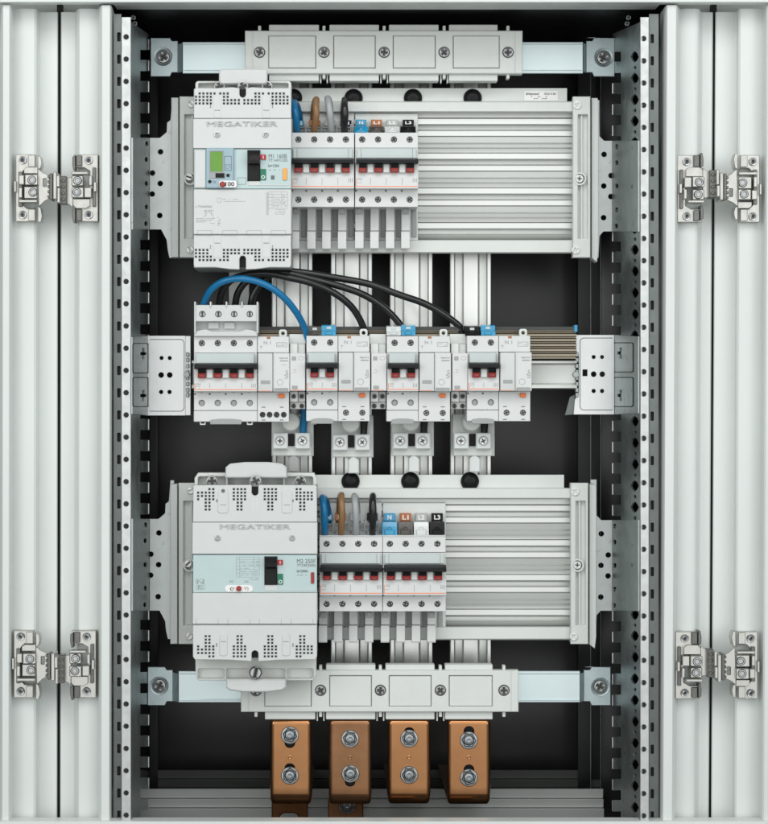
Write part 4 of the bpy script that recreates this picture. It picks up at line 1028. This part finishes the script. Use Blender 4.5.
m = MB(); m.text('7T14M125S', 268.8, 159.2, 287.6, 161.6, DF+1); m.text('In=125A', 268.4, 164.4, 279.4, 167, DF+1, bold=.02); m.smudge_lines(269, 169.2, 280, 170.6, 1, DF+1, .4)
m.slab(rect(271, 175.4, 274.6, 179.6), (), DF+1.2, .3); m.slab(rect(237.6, 177.6, 246, 184.6), [rect(237.9, 177.9, 245.7, 184.3)], DF+1.2, .2)
m.build('fine_print', 'ink', t)
# lower covers
lw = MB().box(193.6, 189.2, 291.4, 234.4, DF+2, 60, .7).build('lower_cover', 'white_plastic', t)
d = DF+2
m = MB(); m.smudge_lines(222.6, 198.4, 238, 200, 1, d, .5, .85, .1); m.smudge_lines(222.6, 200.6, 246.4, 202.2, 1, d, .5, .85, .1); m.slab(rect(217.4, 198, 221.4, 202.4), [rect(217.7, 198.3, 221.1, 202.1)], d+.1, .1)
m.text('⊥ 7T02003026', 195, 205.6, 212, 207.6, d); m.text('PUSH', 204.6, 210, 213.4, 211.2, d)
m.smudge_lines(196, 217.6, 206, 222.8, 3, d, .6, .8, .1)
for (xa, ya, xb, yb) in ((203.6, 216, 206, 211.6), (210.6, 212.6, 211.4, 216), (206.6, 218.6, 210, 220.6), (210.6, 218.4, 215, 218.4), (210, 223.4, 214.6, 223.4)):
    m.box(min(xa, xb), min(ya, yb)-.15, max(xa, xb)+.3, min(ya, yb)+.2, d+.1, .1, 0); m.box(xb-.1, min(ya, yb), xb+.25, max(ya, yb), d+.1, .1, 0)
m.slab(circ(209, 216.6, 4.6, 14), [circ(209, 216.6, 4.3, 14)], d+.1, .1); m.smudge_lines(217.6, 216.6, 220.6, 226, 5, d, .7, .8, .1)
for xx in (266.4, 268.6): m.box(xx, 191.6, xx+.3, 215.6, d+.1, .1, 0)
for yy in (191.6, 194.2, 197.4, 201, 204.6, 208.2): m.box(268, yy, 287.6, yy+.25, d+.1, .1, 0)
for xx in (272, 281.4, 287.4): m.box(xx, 191.6, xx+.25, 208.2, d+.1, .1, 0)
m.smudge_lines(273, 194.6, 281, 207.6, 4, d, .5, .8, .1); m.smudge_lines(282.6, 194.6, 286, 207.6, 4, d, .9, .6, .1); m.smudge_lines(275, 208.8, 287, 215, 4, d, .4, .7, .1)
m.smudge_lines(267, 192.6, 268, 215, 12, d, .9, .9, .1)
m.build('fine_print', 'pale_ink', lw)
m = MB()
for xa in (197.4, 222.4, 246.6, 270.8): m.slab(rect(xa, 230.4, xa+14.8, 234.6), [rect(xa+.4, 230.8, xa+14.4, 234.7)], d+.15, .4)
m.build('groove', 'mid_grey_plastic', lw)
V = []
for y in (250, 253.3, ): V += A_(c5[:4]+[224, 227.7, 231.4, 235, 238.8, 244.4, 248.1, 251.9, 255.5, 259.2]+c5r, y)
V += A_(c5+[224, 227.7, 255.5, 259.2]+c5r, 256.7)+A_(r1+[220.3, 224, 227.7, 255.5, 259.2, 263, 268.7, 272.6, 276.3, 280.1, 283.8], 260.1)
bot = [(193.8, 235), (291.2, 235), (291.2, 265), (289.8, 267.4), (270, 267.2), (256, 269), (246, 269.4), (246, 258.6), (244.8, 256.2), (242.7, 255.6), (240.6, 256.2), (239.4, 258.6), (239.4, 269.4), (229, 269), (215, 267.2), (195, 267.4), (193.8, 265)]
bc = MB().slab(bot, vent(V), DF, 6, .5).build('bottom_cover', 'white_plastic', t)
m = MB(); side_tabs(m, DF, 217.4, 235.4, 257.8); side_tabs(m, DF, 266.2, 235.4, 257.8); MB().slab(rect(239.2, 255, 246.2, 267.6), (), DF-6.2, .7).build('notch_shade', 'black_plastic', bc); build_each(m, 'clip_panel', 'white_plastic', bc)
m = MB(); [m.box(x-2.8, 242.8, x+2.8, 243.3, DF+.7, .2, 0) for x in (217.4, 266.2)]; [m.cyl(x, y, .7, DF+.1, .2, 8, .02) for x in (210.6, 272.6) for y in (246, 248)]; m.build('mark', 'ink', bc)
# rear adapter
ra = MB(); ra.slab(rrect(195.4, 81, 291.4, 96, 3.2), [rrect(198.4, 83, 238, 92, 1.6), rrect(247.4, 83, 288.4, 92, 1.6)], -62, 20, .6); ra.slab(rect(196.4, 82, 290, 95), (), -72, 16, .2)
ra = ra.build('rear_adapter', 'grey_plastic', t)
MB().slab(rrect(219, 68.8, 267.4, 84, 3.4), (), -50, 8, 1.2).build('pull_tab', 'white_plastic', t)
for x in (219.6, 243, 267.2): screw(ra, x, 86.6, 5.6, -52 if x != 243 else -40, 'screw_steel', 'cross', rot=x)
# --- lower
t = thing('moulded_case_breaker', 'large lower moulded case breaker with a plain pale blue front, marked M2 250F', 'circuit breaker', 255, 690, -100)
rows = [489.3, 492.8, 496.1, 499.4, 502.8, 506.3, 509.7]
g1 = [198.2, 202, 205.8, 209.5, 213.3]; g2 = [233.9, 237.8, 241.4, 245]; g3 = [264.8, 268.5, 272.2, 275.9]; g4 = [296.8, 300.4, 304.2, 308, 311.7]
def vents2(rw):
    V = A_(g1[3:]+g2+g3+g4[:2], rw[0])
    for y in rw[1:4]: V += A_((g1 if y != rw[3] else [g1[0]]+g1[2:])+g2+g3+g4, y)
    for y in rw[4:]: V += A_(g1[2:4]+g2[1:3]+g3[1:3]+g4[1:3], y)
    return V
notch = [(251.6, 485), (251.6, 493), (252.8, 495), (255, 495.8), (257.2, 495), (258.4, 493), (258.4, 485)]
top = [(193, 522), (193.4, 486.6), (195, 485.2)]+notch+[(315, 485.2), (316.8, 486.6), (317, 522)]
cv = MB().slab(top, vent(vents2(rows)), DF, 6, .5).build('top_cover', 'white_plastic', t)
MB().slab(rect(251.4, 486.4, 258.6, 496.4), (), DF-6.2, .7).build('notch_shade', 'black_plastic', cv)  # added black backing paints the inside of the notch as shaded
m = MB(); m.slab(rrect(217.8, 490, 228.6, 513.4, 3), (), DF+.8, 2, .5); m.slab(rrect(281.6, 490, 292.4, 513.4, 3), (), DF+.8, 2, .5); build_each(m, 'clip_panel', 'white_plastic', cv)
m = MB(); [m.box(x-3, 504.8, x+3, 505.2, DF+1, .2, 0) for x in (223.2, 287)]; [m.cyl(x, y, .8, DF+.1, .2, 8, .02) for x in (217, 293) for y in (500, 501.6)]
m.slab(circ(223.2, 491, 2, 8), (), DF+.9, .1)
m.build('mark', 'ink', cv)
m = MB(); [m.box(x-.8, y-.7, x+.8, y+.7, DF+.1, .2, 0) for x in (253, 257) for y in (499.5, 503, 506.4, 509.8)]; m.build('dimple', 'grey_plastic', cv)
md = MB().exx([(DF, 522.4), (DF+.6, 522.8), (DF+2, 553.6), (DF-1, 554.6), (-100, 554.6), (-100, 522.4)], 192.6, 317.2, DF, .6).build('upper_cover', 'white_plastic', t)
m = MB(); m.text('MEGATIKER', 220, 524.2, 290.4, 529, DF+1.2, t=.9); m.build('lettering', 'lettering_grey', md)
for x in (217.6, 292.2): screw(md, x, 538, 2.9, DF+2.4, 'screw_steel', 'hex', rot=.3, name='cover_screw')
MB().box(193.2, 486, 316.8, 658, DF-7, 70, .6).build('case', 'mid_grey_plastic', t)
pn = MB().box(193, 555, 317, 592.6, DF+1, 10, .5).build('front_panel', 'pale_blue_plastic', t)
hw_ = MB().slab(rect(264.4, 556.4, 277.4, 585), (), DF+1.8, .8).build('handle_slot', 'dark_plastic', t)
MB().exx([(DF+1, 557), (DF+7, 557.4), (DF+11, 563), (DF+11, 567), (DF+3, 568.4), (DF+1, 568.4)], 265, 276.8, DF+9, .5).build('lever', 'black_plastic', hw_)
MB().exx([(DF+1, 569), (DF+3.4, 569), (DF+3.4, 584.4), (DF+1, 584.4)], 265.4, 276.4, DF+3, .3).build('lever_shroud', 'dark_plastic', hw_)
MB().slab([(265, 585), (277, 585), (277, 590), (315, 590), (315, 590.6), (265, 590.6)], (), DF+1.6, .5).build('label_strip', 'white_plastic', t)
rt = MB().slab(rect(277.4, 560, 283, 564.8), (), DF+2, .6).build('on_mark', 'label_red', t); MB().box(279.8, 561, 280.6, 563.8, DF+2.3, .3, 0).build('print', 'paper', rt)
rt = MB().slab(rect(277.6, 573.8, 283, 584.6), (), DF+2, .6).build('off_mark', 'label_green', t); m = MB(); m.slab(circ(280.4, 581.8, 1.9, 12), [circ(280.4, 581.8, 1.2, 12)], DF+2.3, .3); m.build('print', 'paper', rt)
MB().slab(rrect(311, 572.4, 314.2, 583.6, .5), (), DF+2.4, 1, .2).build('side_mark', 'red_plastic', t)
m = MB(); m.text('M2 250F', 297, 559, 315.6, 563.2, DF+1, bold=0); m.build('type_print', 'ink', t)
m = MB(); m.text('7T34F250S', 297, 564, 315.6, 566.6, DF+1); m.text('In=250A', 297, 569.6, 308, 572.4, DF+1, bold=.02); m.smudge_lines(297, 574.6, 307, 575.6, 1, DF+1, .4); m.build('fine_print', 'ink', t)
m = MB(); d = DF+1
for yy in (557, 559.6, 562.6, 566, 569.4, 573, 577): m.box(236.4, yy, 259.4 if yy < 576 else 258, yy+.25, d+.1, .1, 0)
for xx in (236.4, 239.6, 254, 259.2): m.box(xx, 557, xx+.3, 577, d+.1, .1, 0)
m.smudge_lines(240.4, 560, 253.6, 576.6, 5, d, .5, .75, .1); m.smudge_lines(255, 560, 258.6, 576.6, 5, d, .8, .7, .1); m.smudge_lines(246, 577.6, 259, 580.6, 2, d, .5, .7, .1)
m.slab(rect(196.2, 579, 204.6, 589.6), [rect(196.6, 579.4, 204.2, 589.2)], d+.1, .1); m.text('N', 197.2, 580, 203.6, 584, d); m.text('E', 198, 585, 203, 588.6, d)
for xa in (229, 244): m.text('X', xa, 580.4, xa+5, 582.6, d)
m.build('table_print', 'pale_ink', t)
d_ = MB().slab(rrect(225, 585.2, 253, 592, 3.2), (), DF+1.8, .8, .2).build('dial_plate', 'paper', t)
MB().lathe(238.8, 588.8, [(0, DF+5), (2.2, DF+4.8), (2.7, DF+4), (2.7, DF+1)], 16).build('dial', 'red_plastic', d_)
m = MB(); m.text('(', 230, 587, 232.6, 591, DF+2); m.text('r', 232.6, 587.6, 234.4, 590.6, DF+2); m.text('Y)', 244, 587, 248.4, 591, DF+2); m.build('print', 'ink', d_)
lw = MB().box(192.6, 593, 317.2, 624.2, DF+2, 60, .7).build('lower_cover', 'white_plastic', t)
m = MB(); d = DF+2
for xa in (196.4, 228.2, 259.4, 291.2):
    for xx in (xa, xa+21.8): m.box(xx-.2, 619, xx+.25, 624, d+.1, .2, 0)
m.build('groove', 'mid_grey_plastic', lw)
rb = [656.6, 653.2, 649.7, 646.6, 643.1, 639.8, 636.4]
bot = [(193, 624.8), (317, 624.8), (317, 656.6), (315.4, 659.6), (280, 660), (258.4, 661.4), (258.4, 653), (257.2, 651.2), (255, 650.4), (252.8, 651.2), (251.6, 653), (251.6, 661.4), (230, 660), (195, 659.6), (193, 656.6)]
bc = MB().slab(bot, vent(vents2(rb)), DF, 6, .5).build('bottom_cover', 'white_plastic', t)
MB().slab(rect(251.4, 650, 258.6, 657.6), (), DF-6.2, .7).build('notch_shade', 'black_plastic', bc)
m = MB(); m.slab(rrect(219.4, 633.6, 227.6, 656, 3), (), DF+.8, 2, .5); m.slab(rrect(282, 633.6, 290.2, 656, 3), (), DF+.8, 2, .5); build_each(m, 'clip_panel', 'white_plastic', bc)
m = MB(); [m.box(x-3, 641.4, x+3, 641.8, DF+1, .2, 0) for x in (223.4, 286)]; [m.cyl(x, y, .8, DF+.1, .2, 8, .02) for x in (216.6, 293) for y in (644, 646)]; m.build('mark', 'ink', bc)
ra = MB(); ra.slab([(194.6, 478), (198, 473), (314, 473), (316.8, 478), (316.8, 492), (194.6, 492)], [rrect(198, 476.6, 226, 487, 2), rrect(228, 476.6, 249, 487, 1.4), rrect(262, 476.6, 283, 487, 1.4), rrect(285, 476.6, 313, 487, 2)], -62, 20, .6); ra.slab(rect(196.4, 475, 315, 492), (), -72, 16, .2)
ra = ra.build('rear_adapter', 'grey_plastic', t)
MB().slab([(225.4, 478), (225.6, 467.4), (230, 463.8), (245, 462.2), (268, 462.2), (282, 463.8), (286.6, 467.4), (287, 478)], (), -50, 8, 1.2).build('pull_tab', 'white_plastic', t)
for x in (212, 255.6, 300.4): screw(ra, x, 481.4, 6.0, -52 if x != 255.6 else -42, 'screw_steel', 'cross', rot=x)
rc = MB(); rc.slab([(195.4, 655), (316.4, 655), (316.2, 674), (313, 680.6), (199, 680.6), (195.6, 674)], [rrect(198, 668.6, 224.6, 678.4, 2), rrect(226.6, 668.6, 248, 678.4, 1.4), rrect(263, 668.6, 285, 678.4, 1.4), rrect(287, 668.6, 313.4, 678.4, 2)], -52, 24, .6)
rc.slab(rect(197, 656, 315, 679.4), (), -58, 24, .2); rc = rc.build('rear_adapter', 'grey_plastic', t)
screw(rc, 255.6, 672.8, 6.4, -40, 'screw_steel', 'slot', rot=-1.35, t=8)
MB().slab([(226, 679), (286.4, 679), (286, 688), (282, 690.6), (268, 692.4), (244, 692.4), (230, 690.6), (226.2, 688)], (), -44, 10, 1.4).build('pull_tab', 'white_plastic', t)

# ================================================================== copper bars
def bolt(parent, x, y, d, rot=0.2):
    w_ = MB().lathe(x, y, [(4.5, d+2.4), (8.3, d+2.2), (9.0, d+1.4), (9.0, d)], 28).build('washer', 'screw_steel', parent)
    m = MB(); m.slab([(x+7.4*math.cos(a*math.pi/3+rot), y+7.4*math.sin(a*math.pi/3+rot)) for a in range(6)], (), d+9, 7, 1.0)
    m.lathe(x, y, [(2.2, d+11.0), (4.2, d+10.8), (5.4, d+9.2), (5.4, d+8)], 20)
    m.lathe(x, y, [(0, d+8.9), (2.2, d+9.1), (2.2, d+11.0)], 6)
    m.build('bolt_head', 'bolt_steel', w_)
GC = 'bent copper connection bars'
for i, (x0, x1, b1, b2, s1, s2, back, yb) in enumerate(((270.2, 311.6, 735.4, 775.8, 7, -7, 1, 806), (328.8, 371.4, 739, 774, 0, 7, 1, 806), (388, 430.4, 738.8, 775.2, -6, 0, 0, 805.6), (447.4, 490.4, 740.6, 778, -9, -8, 0, 806))):
    lab = ('leftmost copper bar, its slotted lower tail showing beneath', 'second copper bar, browner and more stained than the others',
           'third copper bar, an even orange with its dark flank showing at left', 'rightmost copper bar, both bolts sitting below their slots')[i]
    t = thing('copper_bar', lab, 'copper bar', (x0+x1)/2, yb, -100, GC)
    df = -84; x_c = (x0+x1)/2-(1 if i == 0 else 0)
    dB = -290; R_ = 12; rt = 5; y_t = 719.2
    yw = lambda d, yref: 400+(yref-400)*(D-df)/(D-d)
    mt = 'copper_dull' if i == 1 else 'copper'
    # front plate with real slots; rounded bends at the top and the bottom, both legs running back into the cabinet
    fp = MB().slab([(x0+4, y_t+rt), (x1-4, y_t+rt), (x1-4, yb-R_), (x0+4, yb-R_)], [rrect(x_c-5.4, min(b1, b1+s1)-5.6, x_c+5.4, max(b1, b1+s1)+5.6, 5), rrect(x_c-5.4, min(b2, b2+s2)-5.6, x_c+5.4, max(b2, b2+s2)+5.6, 5)], df, 5.5, 0)
    def bend(cy, r, a0, a1, n=9):
        return [(df-r+r*math.cos(math.radians(a0+(a1-a0)*j/n)), cy+r*math.sin(math.radians(a0+(a1-a0)*j/n))) for j in range(n+1)]
    fl = lambda L: [(dd, yw(dd, y)) for dd, y in L]
    ew = 4.0      # rounded long edges: quarter ellipse, 4 wide and 5.5 deep
    edge = [(ew*(1-math.cos(math.radians(q))), 5.5*(1-math.sin(math.radians(q)))) for q in range(0, 91, 15)]   # (from the side, inward depth)
    section = [(x0+u, n_) for u, n_ in edge]+[(x1-u, n_) for u, n_ in edge[::-1]]
    def sweep(path):   # path: (depth, y at df, outward normal in depth and y)
        prev = None
        for dd, y, nd, ny in path:
            ring = []
            for px_, n_ in section:
                a_ = W(px_, 0, df); z = W(0, y-ny*n_, df).z
                ring.append(fp.bm.verts.new((a_.x, -(dd-nd*n_)*S, z)))
            ring.append(fp.bm.verts.new((W(x1, 0, df).x, -(dd-nd*5.5)*S, W(0, y-ny*5.5, df).z))); ring.append(fp.bm.verts.new((W(x0, 0, df).x, -(dd-nd*5.5)*S, W(0, y-ny*5.5, df).z)))
            if prev:
                for j in range(len(ring)): fp.bm.faces.new((prev[j], prev[(j+1) % len(ring)], ring[(j+1) % len(ring)], ring[j]))
            else: fp.bm.faces.new(ring[::-1])
            prev = ring
        fp.bm.faces.new(prev)
    sweep([(df, yb-R_, 1, 0)]+[(df-R_+R_*math.cos(math.radians(q)), yb-R_+R_*math.sin(math.radians(q)), math.cos(math.radians(q)), math.sin(math.radians(q))) for q in range(8, 91, 8)]+[(df-R_, yb, 0, 1), (dB, yb, 0, 1)])
    sweep([(df, y_t+rt, 1, 0)]+[(df-rt+rt*math.cos(math.radians(q)), y_t+rt-rt*math.sin(math.radians(q)), math.cos(math.radians(q)), -math.sin(math.radians(q))) for q in range(15, 91, 15)]+[(df-24, y_t, 0, -1)])
    k0 = K(df)/K(0)
    for xe in (x0, x1):
        sg = 1 if xe == x0 else -1
        fp.exv([(xe+sg*u, df-n_*k0) for u, n_ in edge]+[(xe+sg*ew, df-5.5)], y_t+rt, yb-R_, df)
    plate = fp.build('bar', mt, t)
    MB().box(x0+6, 717, x1-6, yb-14, df-6, 3, .2).build('rear_spacer', 'dark_plastic', t)
    MB().lathe(x_c, 757.4, [(1.0, df+.05), (1.5, df+.35), (2.0, df+.05)], 12).build('stamp', mt, plate)
    bolt(t, x_c, b1, df, .2+i); bolt(t, x_c+(.4 if i == 1 else 0), b2, df, .5+i*.8)
    if back:
        xa, xb = (271.6, 308) if i == 0 else (328, 363.4)
        H = [rrect(280, 813.4, 298.6, 830, 5)] if i == 0 else []
        MB().slab(rect(xa, 800, xb, 845), H, -106, 5.5, 1.2).build('tail', 'copper_dull' if i else 'copper', t)
        if i == 1: bolt(t, 347, 805.6, -106, .1)
    else:
        MB().slab(rect(x0-7, 819.6, x1-14, 845), (), -60, 5, .8).build('tail', 'copper', t)
